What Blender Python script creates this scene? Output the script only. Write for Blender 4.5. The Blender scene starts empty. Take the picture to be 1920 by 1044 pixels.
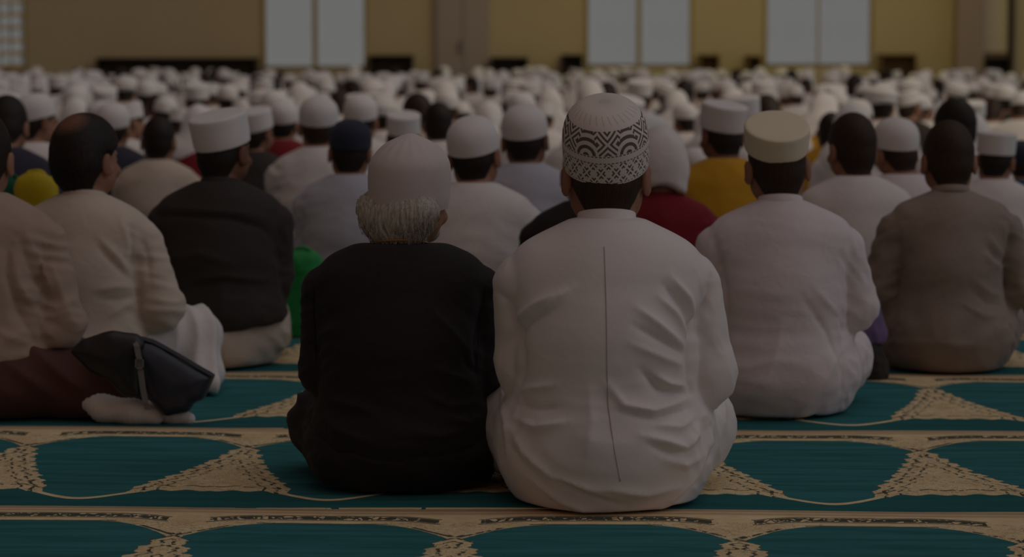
import bpy, math, random
import numpy as np
from mathutils import Vector, Matrix, Euler
rad = math.radians
C = bpy.context.scene.collection
SC = bpy.context.scene

# ------------------------------------------------------------------ camera, world, lights, exposure
FPX = 4800.0                                   # focal length in pixels of the 1920 x 1044 frame
CAM_H = 1.0
PITCH = math.atan(422.0 / FPX)
cd = bpy.data.cameras.new('camera')
cam = bpy.data.objects.new('camera', cd); C.objects.link(cam)
cd.sensor_width = 36.0; cd.lens = 36.0 * FPX / 1920.0
cd.clip_start = 0.05; cd.clip_end = 300
cam.location = (0, 0, CAM_H); cam.rotation_euler = (math.pi / 2 - PITCH, 0, 0)
cd.dof.use_dof = True; cd.dof.focus_distance = 5.60; cd.dof.aperture_fstop = 3.9
SC.camera = cam
vs = SC.view_settings
vs.view_transform = 'Standard'; vs.look = 'None'; vs.gamma = 1.0; vs.exposure = 0.0
try: vs.use_curve_mapping = False
except Exception: pass
SC.cycles.use_denoising = True
SC.cycles.max_bounces = 6

# the unseen rest of the hall: warm light from behind the camera, cool daylight from the right, a dimmer roof
wd = bpy.data.worlds.new('hall_light'); SC.world = wd; wd.use_nodes = True
def world_light(warm, cool, base, back, right, left):
    nt = wd.node_tree; bgn = nt.nodes['Background']; tc = nt.nodes.new('ShaderNodeTexCoord')
    out = None
    def dot(vec, gain, off):
        d = nt.nodes.new('ShaderNodeVectorMath'); d.operation = 'DOT_PRODUCT'; nt.links.new(tc.outputs['Generated'], d.inputs[0]); d.inputs[1].default_value = vec
        m = nt.nodes.new('ShaderNodeMath'); m.operation = 'MULTIPLY_ADD'; m.use_clamp = True; nt.links.new(d.outputs['Value'], m.inputs[0]); m.inputs[1].default_value = gain; m.inputs[2].default_value = off
        return m.outputs[0]
    def scaled(fac, col, k):
        v = nt.nodes.new('ShaderNodeVectorMath'); v.operation = 'SCALE'; v.inputs[0].default_value = tuple(c * k for c in col)
        if fac is None: v.inputs['Scale'].default_value = 1.0
        else: nt.links.new(fac, v.inputs['Scale'])
        return v.outputs[0]
    for t in (scaled(None, warm, base), scaled(dot((0, -1, 0), .8, .2), warm, back), scaled(dot((1, -.1, .35), 1.0, -.1), cool, right), scaled(dot((-1, 0, .2), 1.0, -.2), cool, left)):
        if out is None: out = t
        else:
            a = nt.nodes.new('ShaderNodeVectorMath'); a.operation = 'ADD'; nt.links.new(out, a.inputs[0]); nt.links.new(t, a.inputs[1]); out = a.outputs[0]
    nt.links.new(out, bgn.inputs[0]); bgn.inputs[1].default_value = 1.0
world_light((1.0, .60, .46), (.84, .95, 1.12), .029, .094, .115, .022)

def sun(name, direction, color, energy, angle):
    l = bpy.data.lights.new(name, 'SUN'); l.color = color; l.energy = energy; l.angle = rad(angle)
    o = bpy.data.objects.new(name, l); C.objects.link(o)
    o.rotation_euler = Vector(direction).to_track_quat('-Z', 'Y').to_euler()
    return o
def area(name, loc, target, size, sizey, color, energy):
    l = bpy.data.lights.new(name, 'AREA'); l.shape = 'RECTANGLE'; l.size = size; l.size_y = sizey
    l.color = color; l.energy = energy
    o = bpy.data.objects.new(name, l); C.objects.link(o); o.location = loc
    o.rotation_euler = (Vector(target) - Vector(loc)).to_track_quat('-Z', 'Y').to_euler()
    return o
sun('side_daylight', (-1.0, 0.22, -0.50), (0.88, 0.96, 1.12), 0.10, 30)
sun('roof_daylight', (-.32, .05, -1.0), (1.0, .96, .90), 0.235, 70)
area('right_crowd_fill', (5.5, 15.0, 7.5), (3.6, 25, 0.6), 4, 4, (1.0, 0.86, 0.60), 150)  # added warm fill above the frame, brightens the right-hand crowd; no known fixture
area('right_wall_fill', (4.2, 35.5, 6.0), (3.9, 40, 1.6), 5, 1, (1.0, 0.90, 0.26), 48)  # added yellow fill out of view, lifts the wall around the right windows

# ------------------------------------------------------------------ picture-to-place helpers
def ray(px, py):
    a, b = (px - 960) / FPX, (522 - py) / FPX
    c, s = math.cos(PITCH), math.sin(PITCH)
    return Vector((a, c + b * s, -s + b * c))
def ground(px, py):
    r = ray(px, py); t = -CAM_H / r.z
    return Vector((r.x * t, r.y * t, 0))
def at(px, py, Y):
    r = ray(px, py); t = Y / r.y
    return Vector((r.x * t, Y, CAM_H + r.z * t))

# ------------------------------------------------------------------ object helpers
def tag(o, label=None, cat=None, group=None, kind=None):
    if label: o['label'] = label
    if cat: o['category'] = cat
    if group: o['group'] = group
    if kind: o['kind'] = kind
    return o
def mesh(name, v, f, smooth=True):
    v = np.asarray(v, dtype=np.float32); me = bpy.data.meshes.new(name)
    if isinstance(f, np.ndarray) and len(f):
        n = f.shape[1]; me.vertices.add(len(v)); me.vertices.foreach_set('co', v.ravel())
        me.loops.add(f.size); me.loops.foreach_set('vertex_index', f.astype(np.int32).ravel())
        me.polygons.add(len(f)); me.polygons.foreach_set('loop_start', np.arange(0, f.size, n, dtype=np.int32))
        me.polygons.foreach_set('loop_total', np.full(len(f), n, dtype=np.int32))
        me.update(calc_edges=True); me.validate()
    else:
        me.from_pydata([tuple(x) for x in v], [], [tuple(x) for x in f]); me.update()
    if smooth: me.polygons.foreach_set('use_smooth', np.ones(len(me.polygons), dtype=bool))
    return me
def link(name, me, mat=None, parent=None):
    o = bpy.data.objects.new(name, me); C.objects.link(o)
    if mat:
        if not me.materials: me.materials.append(None)
        o.material_slots[0].link = 'OBJECT'; o.material_slots[0].material = mat
    if parent: o.parent = parent
    return o

class MB:                                     # boxes into one mesh
    def __init__(s): s.v = []; s.f = []
    def box(s, x0, x1, y0, y1, z0, z1):
        n = len(s.v)
        s.v += [(x, y, z) for x in (x0, x1) for y in (y0, y1) for z in (z0, z1)]
        s.f += [tuple(n + i for i in q) for q in ((0,1,3,2),(4,6,7,5),(0,4,5,1),(2,3,7,6),(0,2,6,4),(1,5,7,3))]
        return s
    def build(s, name, mat, parent=None, bevel=0):
        o = link(name, mesh(name, s.v, s.f, False), mat, parent)
        if bevel:
            b = o.modifiers.new('bevel', 'BEVEL'); b.width = bevel; b.segments = 2; b.limit_method = 'ANGLE'
        return o

def lathe(profile, rx=1.0, ry=1.0, n=48, wob=None):
    """profile of (radius, z); closed at a zero radius"""
    v = []; f = []
    for i, (r, z) in enumerate(profile):
        for k in range(n):
            a = 2 * math.pi * k / n
            w = wob(a, r, z) if wob else 1.0
            v.append((r * rx * w * math.cos(a), r * ry * w * math.sin(a), z))
    for i in range(len(profile) - 1):
        for k in range(n):
            a, b = i * n + k, i * n + (k + 1) % n
            f.append((a, b, b + n, a + n))
    return np.array(v), np.array(f)
def smooth_profile(pts, m=6):
    P = np.array(pts, float); out = []
    for i in range(len(P) - 1):
        p0 = P[max(i - 1, 0)]; p1 = P[i]; p2 = P[i + 1]; p3 = P[min(i + 2, len(P) - 1)]
        for t in np.linspace(0, 1, m, endpoint=False):
            out.append(0.5 * (2*p1 + (p2-p0)*t + (2*p0-5*p1+4*p2-p3)*t*t + (3*p1-p0-3*p2+p3)*t**3))
    out.append(P[-1]); out = np.array(out); out[:, 0] = np.maximum(out[:, 0], 0)
    return out
def tube(path, r, n=8):
    P = [Vector(p) for p in path]; v = []; f = []
    for i, p in enumerate(P):
        t = (P[min(i + 1, len(P) - 1)] - P[max(i - 1, 0)]).normalized()
        a = t.orthogonal().normalized() if abs(t.y) > .95 else t.cross(Vector((0, 1, 0))).normalized(); b = t.cross(a)
        for k in range(n):
            q = 2 * math.pi * k / n; v.append(tuple(p + (a * math.cos(q) + b * math.sin(q)) * r))
    for i in range(len(P) - 1):
        for k in range(n): f.append((i*n+k, i*n+(k+1) % n, (i+1)*n+(k+1) % n, (i+1)*n+k))
    f.append(tuple(range(n))[::-1]); f.append(tuple((len(P)-1)*n + k for k in range(n)))
    return v, f

# ------------------------------------------------------------------ signed-distance sculpting
def smin(a, b, k):
    if k <= 0: return np.minimum(a, b)
    h = np.maximum(k - np.abs(a - b), 0) / k
    return np.minimum(a, b) - h * h * k * 0.25
class Field:
    def __init__(s, xs, ys, zs):
        s.xs, s.ys, s.zs = [np.asarray(a, np.float32) for a in (xs, ys, zs)]
        s.F = np.full((len(xs), len(ys), len(zs)), 0.5, np.float32)
    def sl(s, lo, hi):
        r = []
        for a, l, h in zip((s.xs, s.ys, s.zs), lo, hi):
            i, j = np.searchsorted(a, l), np.searchsorted(a, h); r.append(slice(max(i - 1, 0), j + 1))
        return tuple(r)
    def grid(s, q): return s.xs[q[0]][:, None, None], s.ys[q[1]][None, :, None], s.zs[q[2]][None, None, :]
    def put(s, q, d, k, op):
        if op == 'u': s.F[q] = smin(s.F[q], d, k)
        elif op == 's': s.F[q] = -smin(-s.F[q], d, k)
        else: s.F[q] = -smin(-s.F[q], -d, k)
    def rc(s, a, b, ra, rb, k=0.02, q=(1, 1, 1), op='u', m=0.05):
        """tapered capsule; q stretches the axes"""
        R = max(ra, rb) + m + k
        lo = [min(a[i], b[i]) - R * q[i] for i in range(3)]; hi = [max(a[i], b[i]) + R * q[i] for i in range(3)]
        w = s.sl(lo, hi); X, Y, Z = s.grid(w)
        ax, ay, az = [a[i] / q[i] for i in range(3)]; bx, by, bz = [b[i] / q[i] - a[i] / q[i] for i in range(3)]
        px, py, pz = X / q[0] - ax, Y / q[1] - ay, Z / q[2] - az
        l2 = bx*bx + by*by + bz*bz + 1e-9
        h = np.clip((px*bx + py*by + pz*bz) / l2, 0, 1)
        d = np.sqrt((px - h*bx)**2 + (py - h*by)**2 + (pz - h*bz)**2) - (ra + (rb - ra) * h)
        s.put(w, d * min(q), k, op); return s
    def el(s, c, r, k=0.02, op='u', m=0.05, rot=0):
        R = [x + m + k for x in r]
        if rot: R = [max(R)] * 3
        w = s.sl([c[i] - R[i] for i in range(3)], [c[i] + R[i] for i in range(3)]); X, Y, Z = s.grid(w)
        X, Y, Z = X - c[0], Y - c[1], Z - c[2]
        if rot: X, Y = X * math.cos(rot) + Y * math.sin(rot), -X * math.sin(rot) + Y * math.cos(rot)
        k0 = np.sqrt((X/r[0])**2 + (Y/r[1])**2 + (Z/r[2])**2); k1 = np.sqrt((X/r[0]**2)**2 + (Y/r[1]**2)**2 + (Z/r[2]**2)**2) + 1e-6
        s.put(w, k0 * (k0 - 1) / k1, k, op); return s
    def cut(s, fn, k=0.0):
        """keep where fn(X,Y,Z) < 0"""
        w = (slice(None),) * 3; s.put(w, fn(*s.grid(w)) + np.zeros_like(s.F), k, 'i'); return s
    def nets(s):
        F = s.F; n = np.array(F.shape); cn = n - 1; ax = (s.xs, s.ys, s.zs)
        S = np.zeros((cn.prod(), 3)); W = np.zeros(cn.prod()); neg = F < 0; quads = []
        for d in range(3):
            a = [slice(None)] * 3; b = [slice(None)] * 3; a[d] = slice(0, -1); b[d] = slice(1, None)
            na = neg[tuple(a)]; I = np.array(np.nonzero(na != neg[tuple(b)])).T
            if not len(I): continue
            J = I.copy(); J[:, d] += 1
            fa = F[tuple(I.T)]; fb = F[tuple(J.T)]; t = fa / (fa - fb)
            P = np.stack([ax[i][I[:, i]] for i in range(3)], 1).astype(float)
            P[:, d] += t * (ax[d][J[:, d]] - ax[d][I[:, d]])
            e, g = [i for i in range(3) if i != d]; ids = []
            ok = np.ones(len(I), bool)
            for de, dg in ((-1, -1), (0, -1), (0, 0), (-1, 0)):
                K = I.copy(); K[:, e] += de; K[:, g] += dg
                good = (K >= 0).all(1) & (K < cn).all(1); ok &= good
                K = np.clip(K, 0, cn - 1); id_ = (K[:, 0] * cn[1] + K[:, 1]) * cn[2] + K[:, 2]; ids.append(id_)
                g_ = good
                for c in range(3): S[:, c] += np.bincount(id_[g_], P[g_, c], len(W))
                W += np.bincount(id_[g_], minlength=len(W))
            Q = np.stack(ids, 1)[ok]; fl = na[tuple(I.T)][ok]
            if d == 1: fl = ~fl
            Q[~fl] = Q[~fl][:, ::-1]; quads.append(Q)
        act = np.nonzero(W > 0)[0]; mp = np.full(len(W), -1, np.int64); mp[act] = np.arange(len(act))
        return S[act] / W[act, None], mp[np.concatenate(quads)]
def vnormals(v, f):
    n = np.cross(v[f[:, 2]] - v[f[:, 0]], v[f[:, 3]] - v[f[:, 1]]); N = np.zeros_like(v)
    for i in range(4):
        for c in range(3): N[:, c] += np.bincount(f[:, i], n[:, c], len(v))
    return N / (np.linalg.norm(N, axis=1, keepdims=True) + 1e-12)
def relax(v, f, it=2, lam=0.5):
    for _ in range(it):
        A = np.zeros_like(v); w = np.zeros(len(v))
        for i in range(4):
            for j in (1, 3):
                for c in range(3): A[:, c] += np.bincount(f[:, i], v[f[:, (i + j) % 4], c], len(v))
                w += np.bincount(f[:, i], minlength=len(v))
        v = v + lam * (A / np.maximum(w, 1)[:, None] - v)
    return v
def ss(a, b, x): t = np.clip((x - a) / (b - a), 0, 1); return t * t * (3 - 2 * t)
def wav(p, f, seed):
    R = np.random.RandomState(seed); o = 0
    for _ in range(4):
        d, e = R.normal(size=3), R.normal(size=3); d /= np.linalg.norm(d); e /= np.linalg.norm(e)
        o = o + np.sin(f * (p @ d) + R.rand() * 6.3 + 1.6 * np.sin(f * .55 * (p @ e) + R.rand() * 6.3))
    return o / 4
def axis(lo, hi, h, fine=()):
    """coordinates from lo to hi with step h; finer step inside the (lo, hi, step) spans"""
    x = [lo]
    while x[-1] < hi:
        st = h
        for a, b, q in fine:
            if a <= x[-1] < b: st = min(st, q)
        x.append(x[-1] + st)
    return x

# ------------------------------------------------------------------ materials
class E:                                      # shader-node arithmetic
    nt = None
    def __init__(s, k): s.k = k
    @staticmethod
    def op(o, *a):
        n = E.nt.nodes.new('ShaderNodeMath'); n.operation = o
        for i, x in enumerate(a):
            if isinstance(x, E): E.nt.links.new(x.k, n.inputs[i])
            else: n.inputs[i].default_value = x
        return E(n.outputs[0])
    def __add__(s, o): return E.op('ADD', s, o)
    __radd__ = __add__
    def __sub__(s, o): return E.op('SUBTRACT', s, o)
    def __rsub__(s, o): return E.op('SUBTRACT', o, s)
    def __mul__(s, o): return E.op('MULTIPLY', s, o)
    __rmul__ = __mul__
    def __truediv__(s, o): return E.op('DIVIDE', s, o)
    def lt(s, o): return E.op('LESS_THAN', s, o)
    def gt(s, o): return E.op('GREATER_THAN', s, o)
    def abs(s): return E.op('ABSOLUTE', s)
    def sin(s): return E.op('SINE', s)
    def sqrt(s): return E.op('SQRT', s)
    def min(s, o): return E.op('MINIMUM', s, o)
    def max(s, o): return E.op('MAXIMUM', s, o)
    def clamp(s): return s.max(0.0).min(1.0)
    def step(s, a, b): return ((s - a) / (b - a)).clamp()
    def ping(s, o): return E.op('PINGPONG', s, o)
def newmat(name):
    m = bpy.data.materials.new(name); m.use_nodes = True; nt = m.node_tree; E.nt = nt
    return m, nt, nt.nodes['Principled BSDF']
def coords(nt, out='Object'):
    t = nt.nodes.new('ShaderNodeTexCoord'); s = nt.nodes.new('ShaderNodeSeparateXYZ'); nt.links.new(t.outputs[out], s.inputs[0])
    return t.outputs[out], E(s.outputs[0]), E(s.outputs[1]), E(s.outputs[2])
def noise(nt, vec, scale, detail=3, rough=.5, dist=0, stretch=None):
    if stretch:
        mp = nt.nodes.new('ShaderNodeMapping'); nt.links.new(vec, mp.inputs[0]); mp.inputs['Scale'].default_value = stretch; vec = mp.outputs[0]
    n = nt.nodes.new('ShaderNodeTexNoise'); nt.links.new(vec, n.inputs['Vector'])
    n.inputs['Scale'].default_value = scale; n.inputs['Detail'].default_value = detail; n.inputs['Roughness'].default_value = rough
    n.inputs['Distortion'].default_value = dist
    return E(n.outputs[0])
def voronoi(nt, vec, scale, feature='DISTANCE_TO_EDGE'):
    n = nt.nodes.new('ShaderNodeTexVoronoi'); n.feature = feature; nt.links.new(vec, n.inputs['Vector']); n.inputs['Scale'].default_value = scale
    return E(n.outputs['Distance'])
def mixc(nt, fac, a, b):
    n = nt.nodes.new('ShaderNodeMix'); n.data_type = 'RGBA'
    if isinstance(fac, E): nt.links.new(fac.k, n.inputs[0])
    else: n.inputs[0].default_value = fac
    for i, x in ((6, a), (7, b)):
        if isinstance(x, tuple): n.inputs[i].default_value = (*x, 1)
        else: nt.links.new(x, n.inputs[i])
    return n.outputs[2]
def bump(nt, bs, h, strength=.3, dist=.003):
    b = nt.nodes.new('ShaderNodeBump'); nt.links.new(h.k, b.inputs['Height']); b.inputs['Strength'].default_value = strength
    b.inputs['Distance'].default_value = dist; nt.links.new(b.outputs[0], bs.inputs['Normal'])
def cloth(name, col, rough=.85, sheen=.1, wr=.35, var=.08):
    m, nt, bs = newmat(name); vec, x, y, z = coords(nt)
    n1 = noise(nt, vec, 7, 3, .5, .4); n2 = noise(nt, vec, 900, 1)
    c2 = tuple(c * (1 - var) for c in col)
    nt.links.new(mixc(nt, n1.step(.35, .7), col, c2), bs.inputs['Base Color'])
    bs.inputs['Roughness'].default_value = rough; bs.inputs['Sheen Weight'].default_value = sheen; bs.inputs['Specular IOR Level'].default_value = .25
    n3 = noise(nt, vec, 26, 2, .5, .8)
    bump(nt, bs, n3 * 1.0 + n2 * .05, wr, .006)
    return m
def plain(name, col, rough=.6, spec=.4, metal=0):
    m, nt, bs = newmat(name); bs.inputs['Base Color'].default_value = (*col, 1); bs.inputs['Roughness'].default_value = rough
    bs.inputs['Specular IOR Level'].default_value = spec; bs.inputs['Metallic'].default_value = metal
    vec, *_ = coords(nt); bump(nt, bs, noise(nt, vec, 60, 3), .1, .002)
    return m
def skin(name, col):
    m, nt, bs = newmat(name); vec, *_ = coords(nt); n = noise(nt, vec, 18, 3)
    nt.links.new(mixc(nt, n.step(.3, .75), col, (col[0]*.82, col[1]*.72, col[2]*.68)), bs.inputs['Base Color'])
    bs.inputs['Roughness'].default_value = .55; bs.inputs['Specular IOR Level'].default_value = .35
    bump(nt, bs, noise(nt, vec, 220, 2), .15, .001); return m
def hair_mat(name, c1, c2, spot=None):
    m, nt, bs = newmat(name); vec, x, y, z = coords(nt)
    n = noise(nt, vec, 1, 3, .6, .3, (260, 260, 26))
    col = mixc(nt, n.step(.3, .7), c1, c2)
    if spot:
        d = ((x - spot[0]) * (x - spot[0]) + (y - spot[1]) * (y - spot[1]) + (z - spot[2]) * (z - spot[2])).sqrt()
        col = mixc(nt, (1.0 - (d + n * .02).step(spot[3] * .5, spot[3])) * spot[4], col, spot[5])
    nt.links.new(col, bs.inputs['Base Color']); bs.inputs['Roughness'].default_value = .5; bs.inputs['Specular IOR Level'].default_value = .25
    bump(nt, bs, n, .5, .003); return m

WHITE = (.80, .755, .735)
M = {}
M['white'] = cloth('white_cotton', WHITE)
M['white_robe'] = cloth('white_robe_cloth', (.80, .755, .73), .6, .15, .16, .03)
M['cream'] = cloth('cream_cotton', (.66, .565, .47))
M['lilac'] = cloth('white_lilac_cotton', (.78, .71, .73))
M['grey'] = cloth('grey_cotton', (.33, .265, .22))
M['beige'] = cloth('beige_cotton', (.43, .32, .25))
M['bluegrey'] = cloth('blue_grey_cotton', (.50, .51, .58))
M['sarong'] = cloth('brown_sarong_cloth', (.105, .045, .036))
M['black'] = cloth('black_wool', (.021, .0175, .0172), .75, .05)
M['jacket'] = cloth('charcoal_jacket_cloth', (.042, .035, .032), .8, .05)
M['navy'] = cloth('navy_cloth', (.035, .035, .055))
M['maroon'] = cloth('maroon_cloth', (.22, .012, .02))
M['yellow'] = cloth('yellow_cloth', (.62, .33, .02))
M['teal'] = cloth('blue_cloth', (.04, .09, .15))
M['cap'] = cloth('white_cap_felt', (.84, .81, .80), .9, .1, .15, .03)
M['cap_cream'] = cloth('cream_cap_felt', (.82, .73, .55), .9, .1, .15, .03)
M['cap_navy'] = cloth('navy_cap_knit', (.03, .035, .06))
M['skin'] = skin('tan_skin', (.36, .19, .12)); M['skin_dark'] = skin('brown_skin', (.22, .105, .06))
M['hair'] = hair_mat('black_hair', (.012, .008, .006), (.03, .02, .015))
M['hair_brown'] = hair_mat('dark_brown_hair', (.028, .015, .009), (.05, .028, .017))
M['hair_white'] = hair_mat('white_hair', (.30, .27, .22), (.70, .66, .59))
M['hair_bald'] = hair_mat('thinning_black_hair', (.010, .007, .006), (.026, .018, .014), (-.035, -.005, .815, .075, .75, (.26, .12, .07)))
M['pupil'] = plain('dark_brown_iris', (.02, .012, .008), .2); M['cap_grey'] = cloth('off_white_cap_knit', (.68, .60, .575), .9, .1, .18, .04); M['eye'] = plain('eye_white', (.7, .68, .64), .2); M['gold'] = plain('gold_braid', (.42, .27, .07), .5, .5, .3)
M['sock'] = cloth('white_sock_knit', (.78, .74, .70)); M['thread'] = plain('seam_thread', (.50, .43, .40), .8)

# ------------------------------------------------------------------ the hall
def wall_mat():
    m, nt, bs = newmat('tan_plaster'); vec, x, y, z = coords(nt)
    n = noise(nt, vec, .9, 4)
    nt.links.new(mixc(nt, n.step(.3, .7), (.58, .485, .30), (.545, .455, .275)), bs.inputs['Base Color']); bs.inputs['Roughness'].default_value = .9
    bump(nt, bs, noise(nt, vec, 40, 3), .2, .004); return m
def pane_mat():
    m, nt, bs = newmat('bright_window_glass'); vec, x, y, z = coords(nt)
    n = noise(nt, vec, 9, 4, .6, 1.5); k = (n - .5).abs().lt(.012)
    band = (z - 1.36).abs().lt(.11) * ((x.ping(.42) - .2).abs().lt(.14))
    col = mixc(nt, k * band * .6, (1.0, 1.0, .985), (.72, .70, .45))
    bs.inputs['Base Color'].default_value = (.02, .02, .02, 1); bs.inputs['Roughness'].default_value = .4; bs.inputs['Specular IOR Level'].default_value = 0
    nt.links.new(col, bs.inputs['Emission Color']); bs.inputs['Emission Strength'].default_value = .138; return m
def stained_mat():
    m, nt, bs = newmat('stained_window_glass'); vec, x, y, z = coords(nt)
    n = noise(nt, vec, 16, 3, .6, 1.2)
    a = (z.ping(.10) + n * .06).lt(.056); b = (x.ping(.085) + n * .05).lt(.040)
    col = mixc(nt, b * .9, (1.05, 1.05, 1.02), (.06, .22, .28)); col = mixc(nt, a * .9, col, (.75, .36, .05))
    col = mixc(nt, (n - .5).abs().lt(.02) * .8, col, (.2, .16, .1))
    bs.inputs['Base Color'].default_value = (.02, .02, .02, 1); bs.inputs['Roughness'].default_value = .4; bs.inputs['Specular IOR Level'].default_value = 0
    nt.links.new(col, bs.inputs['Emission Color']); bs.inputs['Emission Strength'].default_value = .14; return m
M['wall'] = wall_mat(); M['pane'] = pane_mat(); M['stained'] = stained_mat()
M['frame'] = plain('ochre_window_frame', (.40, .29, .10)); M['door'] = plain('grey_door_paint', (.42, .35, .32))
M['dark_wood'] = plain('dark_shelf_wood', (.045, .032, .014)); M['olive_wood'] = plain('brown_shelf_wood', (.20, .115, .035))
M['pillar'] = plain('grey_brown_stone', (.38, .29, .23)); M['shade'] = plain('cream_blind', (.66, .58, .42))
M['green_floor'] = cloth('green_carpet', (.015, .11, .10))

WY = 40.0
def wx(px): return at(px, 100, WY).x
def wz(py): return at(960, py, WY).z
holes = [(0 - 40, 51, 128, 1), (492, 689, 126, 2), (1097, 1299, 123, 3), (1432, 1637, 122, 4)]
edges = [-13.0]
mb = MB()
for a, b, yb, n in holes:
    mb.box(edges[-1], wx(a), WY, WY + .3, 0, 6); mb.box(wx(a), wx(b), WY, WY + .3, 0, wz(yb)); mb.box(wx(a), wx(b), WY, WY + .3, 4.6, 6)
    edges.append(wx(b))
mb.box(edges[-1], 13, WY, WY + .3, 0, 6)
tag(mb.build('wall_back', M['wall']), kind='structure')
MB().box(-13, 13, 0.5, WY, -.1, 0).build('floor', M['green_floor'])['kind'] = 'structure'
for a, b, yb, n in holes:
    x0, x1, z0, z1 = wx(a), wx(b), wz(yb), 4.6
    w = .05
    fr = MB().box(x0, x0 + w, WY - .02, WY + .1, z0, z1).box(x1 - w, x1, WY - .02, WY + .1, z0, z1).box(x0, x1, WY - .02, WY + .1, z0, z0 + .02).box(x0, x1, WY - .02, WY + .1, z1 - w, z1)
    if n > 1: xm = (x0 + x1) / 2 ; fr.box(xm - (.035 if n < 4 else .012), xm + (.035 if n < 4 else .012), WY, WY + .1, z0, z1)
    f = fr.build('window_%d' % n, M['frame']); f['kind'] = 'structure'
    MB().box(x0 + .01, x1 - .01, WY + .12, WY + .14, z0 + .01, z1 - .01).build('pane', M['stained'] if n == 1 else M['pane'], f)
d1 = MB().box(wx(816), wx(918), WY - .08, WY - .005, 0, 3.2).build('door_1', M['door']); d1['kind'] = 'structure'
MB().box(wx(820), wx(866), WY - .1, WY - .08, .1, 3.1).box(wx(869), wx(914), WY - .1, WY - .08, .1, 3.1).build('door_leaf', M['door'], d1, .01)
MB().box(wx(862), wx(864), WY - .14, WY - .1, 1.0, 1.2).build('door_handle', M['dark_wood'], d1)
for i, (a, b, dp) in enumerate(((1786, 1838, .35), (1889, 1899, .12))):
    MB().box(wx(a), wx(b), WY - dp, WY - .002, 0, 6).build('trim_%d' % (i + 1), M['pillar'] if i == 0 else M['dark_wood'], None, .02)['kind'] = 'structure'
bl = MB().box(wx(1840), wx(1887), WY - .06, WY - .01, wz(100), 4.5).build('window_blind', M['shade'], None, .005)
tag(bl, 'tall cream window blind between the stone pillar and the dark strip at the right', 'blind')
MB().box(wx(1840), wx(1887), WY - .075, WY - .06, wz(100), wz(97)).build('bottom_rail', M['pillar'], bl)
def shelf(a, b, top, mat, label):
    x0, x1, zt = wx(a), wx(b), wz(top); y0 = WY - .38
    o = MB().box(x0, x1, y0, WY - .01, zt - .03, zt).box(x0, x0 + .03, y0, WY - .01, 0, zt).box(x1 - .03, x1, y0, WY - .01, 0, zt) \
        .box(x0, x1, WY - .04, WY - .01, 0, zt).box(x0, x1, y0 + .01, WY - .02, .06, .1).build('low_shelf', M[mat], None, .005)
    tag(o, label, 'shelf', 'low shelves along the back wall')
    MB().box(x0 + .03, x1 - .03, y0 + .02, WY - .04, .42, .45).build('shelf_board', M[mat], o)
shelf(187, 486, 108, 'dark_wood', 'longest dark low shelf along the tan wall, left of the tall window')
shelf(694, 776, 103, 'dark_wood', 'dark low shelf between the tall window and the grey door')
shelf(921, 990, 107, 'dark_wood', 'dark low shelf standing just right of the grey door')
shelf(1052, 1092, 102, 'dark_wood', 'short dark low shelf left of the middle window')
shelf(1308, 1346, 102, 'olive_wood', 'small brown low shelf right beside the middle window')
shelf(1396, 1424, 104, 'olive_wood', 'narrowest brown low shelf, just left of the glaring window')
shelf(1644, 1712, 101, 'olive_wood', 'brown low shelf right of the glaring window')
shelf(1838, 1888, 107, 'dark_wood', 'dark low shelf under the cream blind')

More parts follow.
